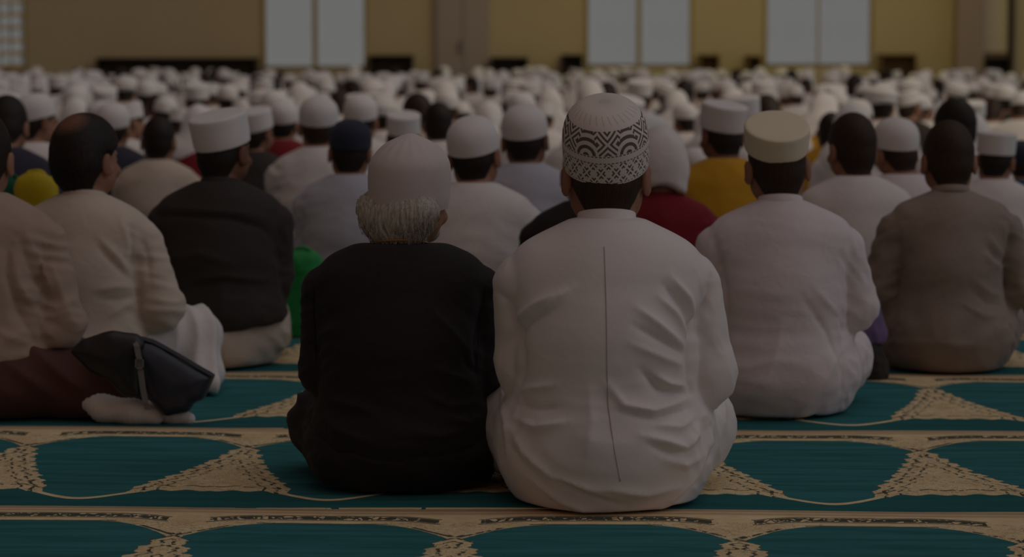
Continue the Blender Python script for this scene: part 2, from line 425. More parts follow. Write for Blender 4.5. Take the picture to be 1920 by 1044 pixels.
# ------------------------------------------------------------------ prayer carpets
def carpet_mat(half, off):
    """half: half the pattern repeat; off: where a crossing lies; local y runs 0 (far edge) to -1.2"""
    m, nt, bs = newmat('prayer_carpet_weave'); vec, x, y, z = coords(nt)
    nz = noise(nt, vec, 14, 3, .6, .5); nf = noise(nt, vec, 60, 2)
    v = (y * -1.0) + (nz - .5) * .008
    u = (x - off + 20 * 2 * half).ping(half)
    scal = ((v * 40.0 + nz * 3.0).sin().abs() * .016 + (v * 170.0 + nz * 9.0).sin() * .004) * (1.0 - ((v - .9) / .06).clamp() * .6)
    lt_ = ((v - .34) / .62).clamp(); low = (lt_ * .5 + lt_ * lt_ * .5) * .160 + scal * (v.gt(.37))
    hi = (1.0 - ((v - .185) / .16).clamp().sqrt()) * .17
    T = low.max(hi) + .018
    us = u.step(.10, half); vb = .985 + us * us * (3.0 - us * 2.0) * .125 + ((u * 90.0).sin() * .008) * (u.lt(.15))
    arch = v.gt(.185) * v.lt(vb) * (u.gt(T)) * (v.lt(vb - .024))
    strip = v.gt(vb) * v.lt(1.195)
    green = arch.max(strip)
    # dark lettering-like marks of the border and filigree in the hourglass
    bulge = (1.0 - u.step(.05, .16)); bulge = bulge * bulge * .035
    vv = v - bulge
    ml = nt.nodes.new('ShaderNodeMapping'); nt.links.new(vec, ml.inputs[0]); ml.inputs['Scale'].default_value = (44, 26, 1)
    vo = voronoi(nt, ml.outputs[0], 1.0)
    n2 = noise(nt, ml.outputs[0], .75, 1, .5, .8)
    n3 = noise(nt, vec, 7, 1)
    strokes = vv.gt(.092) * vv.lt(.133) * ((n2 - .5).abs().lt(.085)).max(vo.lt(.085)).max(n3.gt(.62) * vo.lt(.16)) * u.gt(.045)
    lines = ((vv - .086).abs().lt(.0035)).max((vv - .140).abs().lt(.0035)) * u.gt(.04)
    lines2 = (v - .181).abs().lt(.004) * u.gt(.15)
    inh = v.gt(.15) * v.lt(vb) * u.lt(T)
    fil = (noise(nt, vec, 30, 3, .55, 2.4) - .5).abs().lt(.017) * inh
    edge = ((T - u - .028).abs().lt(.0045)).max((T - u - .060).abs().lt(.003)) * inh * nf.gt(.43) * v.gt(.3)
    rim = ((u - T).abs().lt(.0022)) * v.gt(.19) * v.lt(.98) * nf.gt(.40)
    low2 = ((vb - v - .06).abs().lt(.005)) * inh * nf.gt(.45)
    cross = ((u - (v - .335).abs() * .8).abs().lt(.006)) * (v - .335).abs().lt(.12) * nf.gt(.42)
    dark = strokes.max(lines).max(lines2).max(fil * .6).max(edge).max(rim).max(low2).max(cross) 
    tan = mixc(nt, nz.step(.35, .7), (.86, .70, .43), (.74, .56, .31))
    tan = mixc(nt, v.lt(.07) * .5, tan, (.58, .40, .27))
    tan = mixc(nt, (v - .02).abs().lt(.004).max((v - .052).abs().lt(.003)) * .5, tan, (.25, .13, .06))
    tan = mixc(nt, dark * .9, tan, (.015, .04, .045))
    streak = noise(nt, vec, 1, 3, .5, .3, (3, 26, 1))
    gr = mixc(nt, streak.step(.35, .68), (.05, .205, .22), (.032, .145, .152))
    gr = mixc(nt, strip * .55, gr, (.02, .105, .105))
    nt.links.new(mixc(nt, green, tan, gr), bs.inputs['Base Color'])
    bs.inputs['Roughness'].default_value = .92; bs.inputs['Specular IOR Level'].default_value = .04
    bump(nt, bs, nf * .7 + green * -.4 + streak * .5, .35, .004)
    return m
ROWROT = rad(-2.0)
row0 = ground(960, 961).y
def carpet(k, half, px, py, label):
    yc = row0 + 1.2 * k
    X = axis(-2.6, 2.6, .04); Yv = np.linspace(0, -1.196, 31); v = []; f = []
    for i, a in enumerate(X):
        for j, b in enumerate(Yv): v.append((a, b, .008 + .0015 * math.sin(a * 5 + k) + .001 * math.sin(b * 9 + a * 3)))
    n = len(Yv)
    for i in range(len(X) - 1):
        for j in range(n - 1): f.append((i*n+j, i*n+j+1, (i+1)*n+j+1, (i+1)*n+j))
    g = ground(px, py); loc = Vector((0, yc, 0))
    lx = (Matrix.Rotation(-ROWROT, 3, 'Z') @ (g - loc)).x
    o = link('prayer_carpet', mesh('prayer_carpet', v, np.array(f)), carpet_mat(half, lx))
    o.location = loc; o.rotation_euler = (0, 0, ROWROT)
    sm = o.modifiers.new('pile', 'SOLIDIFY'); sm.thickness = .007; sm.offset = -1
    tag(o, label, 'carpet', 'rows of prayer carpet')
carpet(0, .29, 860, 992, 'green and gold prayer carpet nearest the camera, empty, below the two front men')
carpet(1, .2815, 465, 845, 'green and gold prayer carpet that the two front men sit on')
carpet(2, .30, 1740, 733, 'green and gold prayer carpet under the white socks and the cream-capped man')
carpet(3, .29, 900, 650, 'green and gold prayer carpet in front of the grey-shirted man')

# ------------------------------------------------------------------ people
# local frame of a seated person: x to their right, +y the way they face, z up; 0.83 tall with a cap
E_R, E_L = (.20, .02, .28), (-.17, .04, .29)
def body_mesh(hi=True):
    if hi:
        F = Field(axis(-.34, .34, .012, [(-.125, .125, .0045)]), axis(-.22, .46, .012, [(-.06, .37, .0045)]), axis(-.02, .84, .012, [(.14, .22, .0045), (.56, .83, .0045)]))
    else:
        F = Field(axis(-.34, .34, .024, [(-.11, .11, .012)]), axis(-.22, .46, .022, [(-.06, .37, .0135)]), axis(-.02, .84, .022, [(.15, .21, .012), (.56, .83, .0115)]))
    F.el((0, 0, .12), (.155, .13, .10))
    F.rc((0, 0, .13), (0, -.01, .34), .15, .13, .05, (1, .8, 1)); F.rc((0, -.01, .34), (0, 0, .46), .13, .125, .05, (1, .72, 1))
    F.rc((-.125, .005, .47), (.125, .005, .47), .055, .055, .05)
    for s in (1, -1):
        F.rc((0, .015, .545), (s * .14, .01, .485), .045, .045, .03)
        F.rc((s * .16, .01, .46), (s * .165, .04, .29), .046, .038, .03); F.rc((s * .165, .04, .29), (s * .085, .23, .195), .038, .026, .02)
        F.rc((s * .09, .05, .11), (s * .185, .25, .12), .085, .06, .04); F.rc((s * .185, .25, .12), (-s * .04, .31 + .02 * s, .06), .06, .036, .03)
        F.el((-s * .08, .315 + .02 * s, .05), (.07, .035, .028), .03)
        px, py, pz = s * .068, .272, .188                      # palm, then fingers and thumb
        F.el((px, py, pz), (.034, .042, .015), .015)
        for i in range(4):
            ln = (.9, 1.0, .95, .75)[i]; bx = px + s * (-.026 + .0175 * i)
            F.rc((bx, py + .03, pz + .002), (bx, py + .03 + .034 * ln, pz + .003), .0088, .0082, .004)
            F.rc((bx, py + .03 + .034 * ln, pz + .003), (bx - s * .002, py + .03 + .058 * ln, pz - .018), .0082, .0068, .003)
        F.rc((px - s * .028, py - .015, pz), (px - s * .045, py + .018, pz - .004), .011, .0092, .006)
        F.rc((px - s * .045, py + .018, pz - .004), (px - s * .044, py + .042, pz - .012), .0092, .0075, .003)
    F.rc((0, .012, .53), (0, .04, .66), .056, .053, .03)
    F.el((0, .05, .715), (.0755, .094, .098), .03)
    F.el((0, .088, .655), (.057, .058, .072), .03); F.el((0, .118, .604), (.026, .024, .02), .03)
    for s in (1, -1):
        F.el((s * .05, .062, .635), (.022, .035, .035), .03)                                    # jaw corner
        F.el((s * .031, .150, .690), (.017, .014, .011), .010, 's'); F.el((s * .031, .136, .690), (.0125, .0125, .0115), .003)
        F.rc((s * .013, .144, .707), (s * .045, .130, .708), .008, .007, .012)                  # brow
        F.el((s * .045, .118, .655), (.02, .02, .016), .02)                                    # cheekbone
        F.el((s * .084, .040, .672), (.0085, .021, .034), .006, rot=s * -.45); F.el((s * .089, .050, .675), (.006, .012, .02), .004, 's', rot=s * -.45)
    F.rc((0, .144, .70), (0, .166, .662), .0085, .012, .012); F.rc((-.012, .152, .655), (.012, .152, .655), .009, .009, .008)
    F.rc((-.02, .141, .632), (.02, .141, .632), .0055, .0055, .006); F.rc((-.017, .140, .622), (.017, .140, .622), .0062, .0062, .004)
    return F.nets()
def hair_mesh(hi=True, off=.006, kind='short'):
    h = .0045 if hi else .0115
    F = Field(axis(-.125, .125, h), axis(-.09, .18, h), axis(.54, .85, h))
    F.el((0, .05, .715), (.0755 + off, .094 + off, .098 + off), .02)
    if kind == 'long':
        for s in (1, -1):
            F.el((s * .064, .008, .664), (.047, .056, .040), .03); F.el((s * .034, -.010, .640), (.050, .046, .046), .03)
        F.rc((0, .0, .65), (0, .010, .59), .062, .046, .03)
        F.cut(lambda X, Y, Z: (.572 + .9 * np.maximum(Y - .02, -.02) + 1.25 * np.maximum(np.abs(X) - .046, 0) - Z) * .6, .012)
        F.cut(lambda X, Y, Z: np.where(Z < .70, Y - .062, -.1), 0)
        F.el((.09, .050, .655), (.024, .030, .055), .01, 's'); F.el((-.09, .052, .66), (.02, .022, .045), .01, 's')
    else:
        b = .598 if kind == 'short' else .604
        F.rc((0, .02, .60), (0, .035, .66), .050 + off * .6, .058 + off, .03)
        F.el((0, .010, .660), (.056 + off * .5, .050 + off * .5, .055), .02)
        if kind == 'thick': F.el((0, -.005, .69), (.079, .066, .088), .03); F.el((0, .05, .745), (.086, .1, .085), .03)
        F.cut(lambda X, Y, Z: (b + .85 * np.maximum(Y - .0, -.03) + .9 * np.maximum(np.abs(X) - .04, 0) - Z) * .7, .008)
        for s in (1, -1): F.el((s * .086, .046, .668), (.013, .026, .042), .008, 's')
    v, f = F.nets(); n = vnormals(v, f)
    if hi:
        a = np.arctan2(v[:, 0], -(v[:, 1] - .05))
        amp = .0030 if kind == 'long' else (.0008 if kind == 'thick' else .0005)
        g = np.sin(a * 37 + 5 * np.sin(v[:, 2] * 34 + a * 5)) * (.5 + .5 * np.sin(a * 11 + v[:, 2] * 45)) + .7 * np.sin(a * 83 + v[:, 2] * 70 + 3 * np.sin(a * 7))
        v = v + n * (amp * g * ss(.85, .70, v[:, 2]))[:, None]
    return v, f
def garment(kind, h, er=E_R, el=E_L, wide=1.0, knees=None, seed=1, folds=(), hem=.10, amp=.004, tw=1.0, sq=0.0):
    """robe: to the floor with sleeves; upper: shirt or jacket; lower: what covers hips and legs"""
    kr, kl = knees or ((.19, .26, .13), (-.19, .26, .13))
    F = Field(axis(-.42, .42, h), axis(-.27, .45, h), axis(-.012, .66, h))
    w = wide
    if kind in ('robe', 'upper'):
        F.rc((0, 0, .15), (0, -.012, .34), .185 * w * tw, .172 * w * tw, .05, (1, .80 / tw, 1)); F.rc((0, -.012, .34), (0, -.004, .455 + sq * .5), .172 * w * tw, .158 * w * tw, .06, (1, .72 / tw, 1))
        F.rc((-.115 * w, .004, .465 + sq), (.115 * w, .004, .465 + sq), .078, .078, .06)
        for s in (1, -1):
            F.rc((0, .012, .545 - sq * .6), (s * .13 * w, .008, .485 + sq * .8), .056, .066, .03)
        for s, e in ((1, er), (-1, el)):
            S = (s * .168 * w, .012, .458 + sq); Wt = (s * .085, .225, .198)
            G = Field(F.xs, F.ys, F.zs); G.rc(S, e, .066, .060, 0); G.rc(e, Wt, .060, .044, .03)
            F.F = smin(F.F, G.F, .006)
    if kind == 'robe':
        F.el((0, .045, .125), (.215 * w, .225, .15), .07)
    if kind == 'upper':
        F.el((0, .02, hem + .03), (.20 * w, .19, .12), .06); F.cut(lambda X, Y, Z: hem - .02 * np.cos(X * 9) - Z, .012)
    if kind in ('robe', 'lower'):
        if kind == 'lower': F.el((0, .02, .10), (.205 * w, .185, .125), .05)
        for s, kn in ((1, kr), (-1, kl)):
            F.rc((s * .10, .05, .12), kn, .11, .09, .05); F.rc(kn, (-s * .11, .325, .065), .088, .07, .05)
    w_ = (slice(None),) * 3; X, Y, Z = F.grid(w_)
    if kind != 'upper':
        F.F = F.F - .016 * np.exp(-np.maximum(Z, 0) / .03); F.cut(lambda X, Y, Z: .012 - Z, .006)
    F.cut(lambda X, Y, Z: Z - .598 + .5 * np.maximum(Y - .02, 0), .006)
    v, f = F.nets(); n = vnormals(v, f)
    # soft drape everywhere, tighter creases on sleeves and at the waist
    z, x, y = v[:, 2], v[:, 0], v[:, 1]
    low = np.exp(-((z - .2) / .10) ** 2); side = ss(.12, .19, np.abs(x))
    p = v * np.array([1, 1, 1.9])
    r = 1 - np.abs(wav(p, 34, seed)) * 2
    p2 = np.stack([np.abs(x) * 1.2 + z * 1.1, y, z - np.abs(x) * .6], 1)
    r2 = 1 - np.abs(wav(p2, 58, seed + 7)) * 2.2
    d = amp * (.35 + .8 * low) * r * .8 + amp * side * r2 * ss(.6, .45, z) * .9
    lob = 1 - np.abs(wav(p * np.array([1, 1, .45]), 27, seed + 3)) * 2
    d = d + amp * .9 * lob * ss(.30, .12, z)
    d = d * ss(.60, .54, z) * ss(.0, .03, z)
    back = ss(.25, -.15, n[:, 1])
    for pts, wd, am in folds:
        P = np.array(pts, float); best = np.full(len(v), 9.); tt = np.zeros(len(v)); L = np.r_[0, np.cumsum(np.linalg.norm(np.diff(P, axis=0), axis=1))]
        for i in range(len(P) - 1):
            ab = P[i+1] - P[i]; q = np.stack([x, z], 1) - P[i]; hh = np.clip((q @ ab) / (ab @ ab + 1e-9), 0, 1)
            dist = np.linalg.norm(q - hh[:, None] * ab, axis=1); m = dist < best
            best[m] = dist[m]; tt[m] = (L[i] + hh[m] * (L[i+1] - L[i])) / L[-1]
        d = d + back * am * np.exp(-(np.sqrt(best ** 2 + .003 ** 2) - .003) / (wd * .62)) * np.sin(np.pi * np.clip(tt, .04, .96)) ** .6
    v = v + n * d[:, None]; v[:, 2] = np.maximum(v[:, 2], .011)
    return v, f
def under_cap(v):
    v = np.array(v, float); z = v[:, 2]; v[:, 2] = np.where(z > .725, .725 + (z - .725) * .5, z); return v
def turn_head(v, yaw, nod, roll=0, drop=0):
    """swing everything above the neck about its base"""
    v = np.array(v, float); w = ss(.555, .635, v[:, 2]); pv = np.array([0, .03, .60]); out = v.copy()
    for steps in (1,):
        q = v - pv; a = rad(yaw) * w; ca, sa = np.cos(a), np.sin(a)
        q = np.stack([q[:, 0] * ca - q[:, 1] * sa, q[:, 0] * sa + q[:, 1] * ca, q[:, 2]], 1)
        a = -rad(nod) * w; ca, sa = np.cos(a), np.sin(a); q = np.stack([q[:, 0], q[:, 1] * ca - q[:, 2] * sa, q[:, 1] * sa + q[:, 2] * ca], 1)
        a = rad(roll) * w; ca, sa = np.cos(a), np.sin(a); q = np.stack([q[:, 0] * ca + q[:, 2] * sa, q[:, 1], -q[:, 0] * sa + q[:, 2] * ca], 1)
        q[:, 2] -= drop * w; out = q + pv
    return out

# caps, in the head's frame: centre (0, .05), tilted down at the back
def cap_place(v, z0, tilt, roll=0):
    a, b = rad(tilt), rad(roll); v = np.array(v, float)
    y, z = v[:, 1] * math.cos(a) - v[:, 2] * math.sin(a), v[:, 1] * math.sin(a) + v[:, 2] * math.cos(a)
    x, z = v[:, 0] * math.cos(b) + z * math.sin(b), -v[:, 0] * math.sin(b) + z * math.cos(b)
    return np.stack([x, y + .05, z + z0], 1)
def double(prof, t=.004):
    return np.concatenate([[[prof[0][0] - t, prof[0][1] + .03], [prof[0][0] - t, prof[0][1]]], prof])
def cap_mesh(kind, n=64):
    sc = (1, 1)
    if kind == 'low': kind, sc = 'kufi', (1, .70)
    elif kind == 'deep': kind, sc = 'pointed', (1.05, 1.16)
    v, f = cap_shape(kind, n); return v * np.array([sc[0], sc[0], sc[1]]), f
def cap_shape(kind, n):
    if kind == 'kufi': pr = [(.0865, 0), (.0885, .02), (.0895, .06), (.090, .086), (.0875, .096), (.075, .100), (.035, .102), (0, .1025)]
    elif kind == 'dome': pr = [(.0875, 0), (.0890, .022), (.0870, .052), (.078, .078), (.060, .099), (.034, .112), (0, .118)]
    elif kind == 'tall': pr = [(.0875, 0), (.0890, .027), (.0890, .062), (.085, .089), (.073, .116), (.052, .134), (.025, .141), (0, .142)]
    else: pr = [(.0850, 0), (.0895, .025), (.0905, .075), (.083, .105), (.057, .132), (.024, .149), (.008, .155), (0, .1555)]     # pointed
    p = smooth_profile(pr, 7 if n > 40 else 3)
    def wob(a, r, z):
        if kind == 'kufi' and n > 40: return 1 + .008 * (abs(math.sin(z * 110)) < .18 and .02 < z < .08) + .004 * math.sin(a * 3)
        if kind == 'pointed': return 1 + .022 * math.cos(a * 16) * max(0, min(1, (z - .10) / .03))
        return 1 + .006 * math.sin(a * 4 + 1 + z * 20)
    return lathe(double(p), 1.0, 1.17, n, wob)
def turban_mesh():
    v, f = lathe(double(smooth_profile([(.083, 0), (.102, .015), (.108, .05), (.10, .085), (.075, .11), (.04, .122), (0, .126)], 5)), 1, 1.12, 40,
                 lambda a, r, z: 1 + .05 * math.sin(z * 160 + a * 2))
    return v, f
def hood_mesh(h=.0125, hem=.43):
    F = Field(axis(-.24, .24, h), axis(-.17, .17, h), axis(.36, .86, h))
    F.el((0, .04, .715), (.092, .108, .112), .03); F.rc((0, -.005, .66), (0, -.005, .48), .088, .15 if hem < .5 else .098, .06, (1, .75, 1))
    if hem < .5: F.rc((-.1, .0, .5), (.1, .0, .5), .10, .10, .05)
    F.cut(lambda X, Y, Z: hem + .05 * np.cos(X * 14) - Z, .01); F.el((0, .17, .69), (.06, .09, .10), .02, 's')
    F.cut(lambda X, Y, Z: Y - .135, .01)
    v, f = F.nets(); n = vnormals(v, f); return v + n * (.006 * (1 - 2 * np.abs(wav(v * np.array([1, 1, .5]), 30, 5))))[:, None], f

BODY = body_mesh(True); BODY_LO = body_mesh(False)
HAIR = {k: hair_mesh(True, *a) for k, a in {'capped': (.0035, 'capped'), 'short': (.007, 'short'), 'thick': (.010, 'thick'), 'long': (.006, 'long')}.items()}
HAIR_LO = hair_mesh(False, .006, 'short')

def pattern_cap_mat():
    m, nt, bs = newmat('embroidered_cap'); vec, x, y, z = coords(nt, 'UV')
    cream, brown = (.78, .71, .65), (.075, .045, .04)
    N = 9.0
    t = x * N                                                  # x: turn 0..1, y: height 0..1
    def diamonds(t, v, freq):
        a = (t.ping(.5) - .25).abs() * 4.0                     # 0..1 across half a motif
        r = a * .8 + ((v - .5) * 2.0).abs() * .9
        return (r * freq).sin().gt(.10)
    inb = lambda a, b: y.gt(a) * y.lt(b)
    v1 = (y - .04) / .30; b1 = diamonds(t, v1 + (t * 6.283).sin() * .03, 13.5) * inb(.045, .335)
    lat = ((t.ping(.5) * 2.0 - v1).abs().lt(.11)).max((t.ping(.5) * 2.0 - 1.0 + v1).abs().lt(.11))
    b1 = b1 * (1.0 - lat * inb(.04, .34))
    v2 = (y - .46) / .34; t2 = x * 6.0
    arcs = ((((t2.ping(.5) * 2.0) * ((t2.ping(.5)) * 2.0) + v2 * v2 * 1.1).sqrt() * 20.0).sin()).gt(.1)
    dm = diamonds(t2 + .5, v2, 14.0)
    pick = (t2.ping(.5) * 2.0 + v2 * .35).gt(.62)
    b2 = (arcs * (1.0 - pick) + dm * pick).clamp() * inb(.465, .80)
    rib = ((x * 900.0).sin() * .5 + .5)
    ln = ((y - .35).abs().lt(.008)).max((y - .45).abs().lt(.008)).max((y - .03).abs().lt(.006)) * (x * 420.0).sin().gt(-.4)
    top = ((x * 180.0 + y * 30.0).sin().gt(.8)) * inb(.86, .95) * .25
    nz = noise(nt, vec, 60, 2, .5, 0, (6, 2, 1))
    d = (b1.max(b2).max(ln).max(top)) * (.70 + nz * .4).clamp()
    nt.links.new(mixc(nt, d, cream, brown), bs.inputs['Base Color']); bs.inputs['Roughness'].default_value = .9
    bump(nt, bs, 1.0 - d + rib * .15, .6, .003); return m

def hero(label, px, Y, s, skin_='skin', yaw=0, head=(0, 0, 0), hair=None, hair_m='hair', cap=None, cap_m='cap', cap_z=.70, cap_tilt=8, cap_roll=0,
         parts=(), res=.008, dx=0, ear_eyes=True, legs=(1, 1)):
    """a seated person: the body mesh with hair, cap and clothes as children"""
    bv = under_cap(BODY[0]) if cap else BODY[0].copy(); lw = ss(.30, .16, bv[:, 2])
    bv[:, 0] *= 1 + (legs[0] - 1) * lw; bv[:, 1] = np.where(bv[:, 1] > 0, bv[:, 1] * (1 + (legs[1] - 1) * lw), bv[:, 1])
    me = mesh('person_body', turn_head(bv, *head), BODY[1])
    o = link('person', me, M[skin_]); tag(o, label, 'person')
    o.location = (at(px, 500, Y).x + dx, Y, .004); o.scale = (s, s, s); o.rotation_euler = (0, 0, rad(yaw))
    if hair: link('hair', mesh('hair', turn_head(under_cap(HAIR[hair][0]) if cap else HAIR[hair][0], *head), HAIR[hair][1]), M[hair_m], o)
    if cap:
        v, f = cap_mesh(cap); c = link('cap', mesh('cap', turn_head(cap_place(v, cap_z, cap_tilt, cap_roll), *head), f), None, o)
        if cap_m == 'pattern':
            uv = c.data.uv_layers.new(name='turn'); z = v[:, 2] / v[:, 2].max(); n = 64
            for pl in c.data.polygons:
                ks = [c.data.loops[i].vertex_index % n for i in pl.loop_indices]; wrap = (n - 1) in ks and 0 in ks
                for i in pl.loop_indices:
                    vi = c.data.loops[i].vertex_index; k = vi % n
                    if wrap and k == 0: k = n
                    uv.data[i].uv = (k / n, z[vi] if vi >= 2 * n else -.1)
            c.data.materials.append(pattern_cap_mat())
        else: c.data.materials.append(M[cap_m])
    if ear_eyes:
        for sd in (1, -1):
            v, f = lathe([(0, -1), (.38, -.92), (.7, -.7), (.92, -.38), (1, 0), (.92, .38), (.7, .7), (.38, .92), (0, 1)], 1, 1, 12)
            w = v * .0105 + np.array([sd * .031, .1388, .689]); e_ = link('eye', mesh('eye', turn_head(w, *head), f), M['eye'], o)
            w = v * .0050 + np.array([sd * .0312, .1455, .6885]); link('pupil', mesh('pupil', turn_head(w, *head), f), M['pupil'], e_)
    for nm, mt, kw in parts:
        v, f = garment(h=res, **kw); link(nm, mesh(nm, v, f), M[mt], o)
    return o
def collar(o, mat, r=.062, h=.034, z=.578, name='collar', cy=.016, tilt=-12, thick=.006):
    pr = [(r - thick, h), (r - thick, 0), (r + .004, 0), (r, h * .5), (r - .001, h - .002), (r - .003, h), (r - thick, h)]
    v, f = lathe(pr, 1, 1.02, 48); a = rad(tilt); v = np.array(v)
    y, zz = v[:, 1] * math.cos(a) - v[:, 2] * math.sin(a), v[:, 1] * math.sin(a) + v[:, 2] * math.cos(a)
    return link(name, mesh(name, np.stack([v[:, 0], y + cy, zz + z], 1), f), M[mat], o)
def surf_line(o, part, pts, r, mat, name='seam', lift=.0):
    """a seam laid on the back of a garment along (x, z) points"""
    ch = [c for c in o.children if c.name.split('.')[0] == part][0]; n = len(ch.data.vertices)
    v = np.zeros(n * 3, np.float32); ch.data.vertices.foreach_get('co', v); v = v.reshape(-1, 3); v = v[v[:, 1] < .09]
    P = np.array(pts, float); t = np.r_[0, np.cumsum(np.linalg.norm(np.diff(P, axis=0), axis=1))]; k = max(8, int(t[-1] / .008)); u = np.linspace(0, t[-1], k)
    path = []
    for x, z in zip(np.interp(u, t, P[:, 0]), np.interp(u, t, P[:, 1])):
        d = (v[:, 0] - x) ** 2 + (v[:, 2] - z) ** 2; i = np.argsort(d)[:6]; w = np.exp(-d[i] / .00005) + 1e-9
        i = i[v[i, 1] < v[i, 1].min() + .03]; w = np.exp(-((v[i, 0] - x) ** 2 + (v[i, 2] - z) ** 2) / .00005) + 1e-9
        path.append((x, float((v[i, 1] * w).sum() / w.sum()) - lift, z))
    Q = np.array(path); 
    for _ in range(3): Q[1:-1, 1] = (Q[:-2, 1] + Q[1:-1, 1] * 2 + Q[2:, 1]) / 4
    vv, ff = tube(Q, r, 6); return link(name, mesh(name, vv, ff), M[mat], o)
def folds_px(cx, Y, s, lst, ox=0, oy=0, k=1.0):
    """fold strokes measured in the photograph, turned into (x, z) on a person's back"""
    out = []
    for pts, w, a in lst:
        q = []
        for X, Yp in pts:
            p = at(ox + X * k, oy + Yp * k, Y - .13 * s); c = at(cx, 500, Y).x
            q.append(((p.x - c) / s, p.z / s))
        out.append((q, w, a))
    return out
# --- front row: the old man in black and the man in the white robe
_Z = 520 / 862.0                                   # scale of the enlargement the folds were measured on
A2Y, A2S = 5.60, 1.067
F2 = folds_px(1140, A2Y, A2S, [(q_, w_ * .9, a_ * 1.35) for q_, w_, a_ in [
    ([(60, 300), (95, 330), (122, 430), (132, 520), (130, 600)], .012, -.012),
    ([(735, 250), (712, 330), (672, 400), (656, 500), (655, 570), (668, 610)], .012, -.013),
    ([(105, 420), (130, 370), (180, 325), (250, 290)], .013, .009), ([(118, 440), (150, 390), (230, 340)], .010, -.008),
    ([(185, 370), (240, 310), (290, 270)], .014, .006),
    ([(600, 240), (655, 310), (680, 390)], .010, .008), ([(575, 265), (640, 340), (668, 420)], .009, -.008), ([(560, 300), (610, 350), (655, 430)], .010, .008),
    ([(490, 330), (560, 385), (650, 465)], .012, .008), ([(480, 385), (560, 430), (648, 485)], .010, -.007), ([(470, 440), (560, 480), (645, 520)], .012, .006),
    ([(500, 520), (560, 585), (650, 610)], .012, -.010), ([(545, 540), (590, 570), (648, 585)], .010, .009),
    ([(395, 560), (450, 630), (540, 650), (660, 620)], .013, .010), ([(440, 650), (540, 672), (650, 655)], .010, -.008),
    ([(500, 720), (580, 745), (640, 770), (675, 735), (690, 690)], .012, .011), ([(520, 745), (600, 780), (660, 770)], .009, -.008),
    ([(540, 690), (620, 705), (670, 680)], .012, .008), ([(560, 790), (640, 820), (700, 800)], .015, .006),
    ([(125, 610), (160, 590), (240, 570)], .011, .007), ([(120, 690), (180, 705), (280, 680)], .012, .009), ([(130, 650), (190, 650), (250, 640)], .010, -.006),
    ([(110, 730), (150, 790), (230, 850), (330, 880), (400, 905)], .012, .010), ([(100, 770), (140, 830), (220, 890)], .010, -.008),
    ([(330, 880), (420, 885), (520, 905), (640, 885)], .016, .007), ([(150, 850), (260, 930), (380, 975), (480, 990)], .015, .008),
    ([(200, 830), (330, 905), (450, 940)], .012, -.007), ([(570, 955), (600, 930), (680, 860), (720, 780)], .014, .007),
    ([(600, 965), (680, 900), (745, 800)], .012, -.008), ([(690, 660), (730, 720), (740, 800)], .012, .009), ([(740, 660), (790, 700), (795, 780)], .012, .007),
    ([(715, 700), (745, 770), (740, 850)], .010, -.008), ([(70, 620), (95, 720), (90, 830)], .012, .008), ([(340, 560), (350, 680), (330, 800)], .03, .005),
]], 900, 380, _Z)
a2 = hero('front-row person in a white robe with a back seam and a brown-patterned cap', 1138, A2Y, A2S, 'skin', hair='capped', hair_m='hair_brown',
          cap='tall', cap_m='pattern', cap_z=.706, cap_tilt=25, cap_roll=-3, head=(0, 2, 0),
          parts=[('robe', 'white_robe', dict(kind='robe', er=(.205, .02, .275), el=(-.165, .04, .29), folds=F2, seed=4, amp=.0022))], res=.0048)
collar(a2, 'white_robe', .061, .034, .573, cy=.018)
cx2 = at(1138, 500, A2Y).x
def pz(X, Yp, Y, cx, s): p = at(X, Yp, Y - .13 * s); return ((p.x - cx) / s, p.z / s)
surf_line(a2, 'robe', [pz(X, Yp, A2Y, cx2, A2S) for X, Yp in ((1134, 468), (1136, 560), (1137, 680), (1139, 760), (1150, 840), (1161, 898))],   .0013, 'thread', lift=.0002)

A1Y, A1S = 5.82, .945
F1 = folds_px(750, A1Y, A1S, [
    ([(80, 400), (78, 470), (85, 560), (92, 680)], .011, -.011), ([(550, 420), (535, 500), (522, 580), (524, 690)], .011, -.012),
    ([(85, 600), (110, 560), (160, 530)], .012, .008), ([(400, 480), (470, 560), (520, 620)], .012, .007), ([(420, 640), (480, 670), (522, 690)], .012, .009),
    ([(380, 700), (450, 740), (520, 740)], .012, .009), ([(430, 760), (500, 790), (545, 770)], .012, .009), ([(95, 690), (150, 730), (260, 750)], .014, .008),
    ([(90, 760), (150, 800), (250, 830)], .014, .009), ([(480, 600), (505, 640), (520, 660)], .010, -.008), ([(330, 790), (420, 815), (520, 800)], .014, .007),
], 520, 240, 460 / 649.0)
a1 = hero('front-row person with white hair, black jacket with gold collar braid and plain white cap', 750, A1Y, A1S, 'skin', hair='long', hair_m='hair_white',
          cap='deep', cap_m='cap_grey', cap_z=.672, cap_tilt=11, cap_roll=2, head=(-32, 4, 5, -.012), dx=.004,
          parts=[('jacket', 'black', dict(kind='upper', er=(.185, .02, .29), el=(-.185, .02, .29), folds=F1, seed=9, amp=.003, hem=.105, wide=1.06, sq=.022)),
                 ('robe_skirt', 'black', dict(kind='lower', seed=12, amp=.006, wide=1.16))], res=.0062)
collar(a1, 'black', .064, .030, .566, cy=.014); collar(a1, 'gold', .0655, .007, .594, 'collar_braid', cy=.012, thick=.003)
cx1 = at(750, 500, A1Y).x
surf_line(a1, 'jacket', [pz(X, Yp, A1Y, cx1, A1S) for X, Yp in ((908, 548), (900, 600), (893, 650), (890, 700))], .0016, 'black', lift=.0005)
surf_line(a1, 'jacket', [pz(X, Yp, A1Y, cx1, A1S) for X, Yp in ((590, 520), (577, 560), (580, 640), (584, 690))], .0016, 'black', lift=.0005)
b = MB()
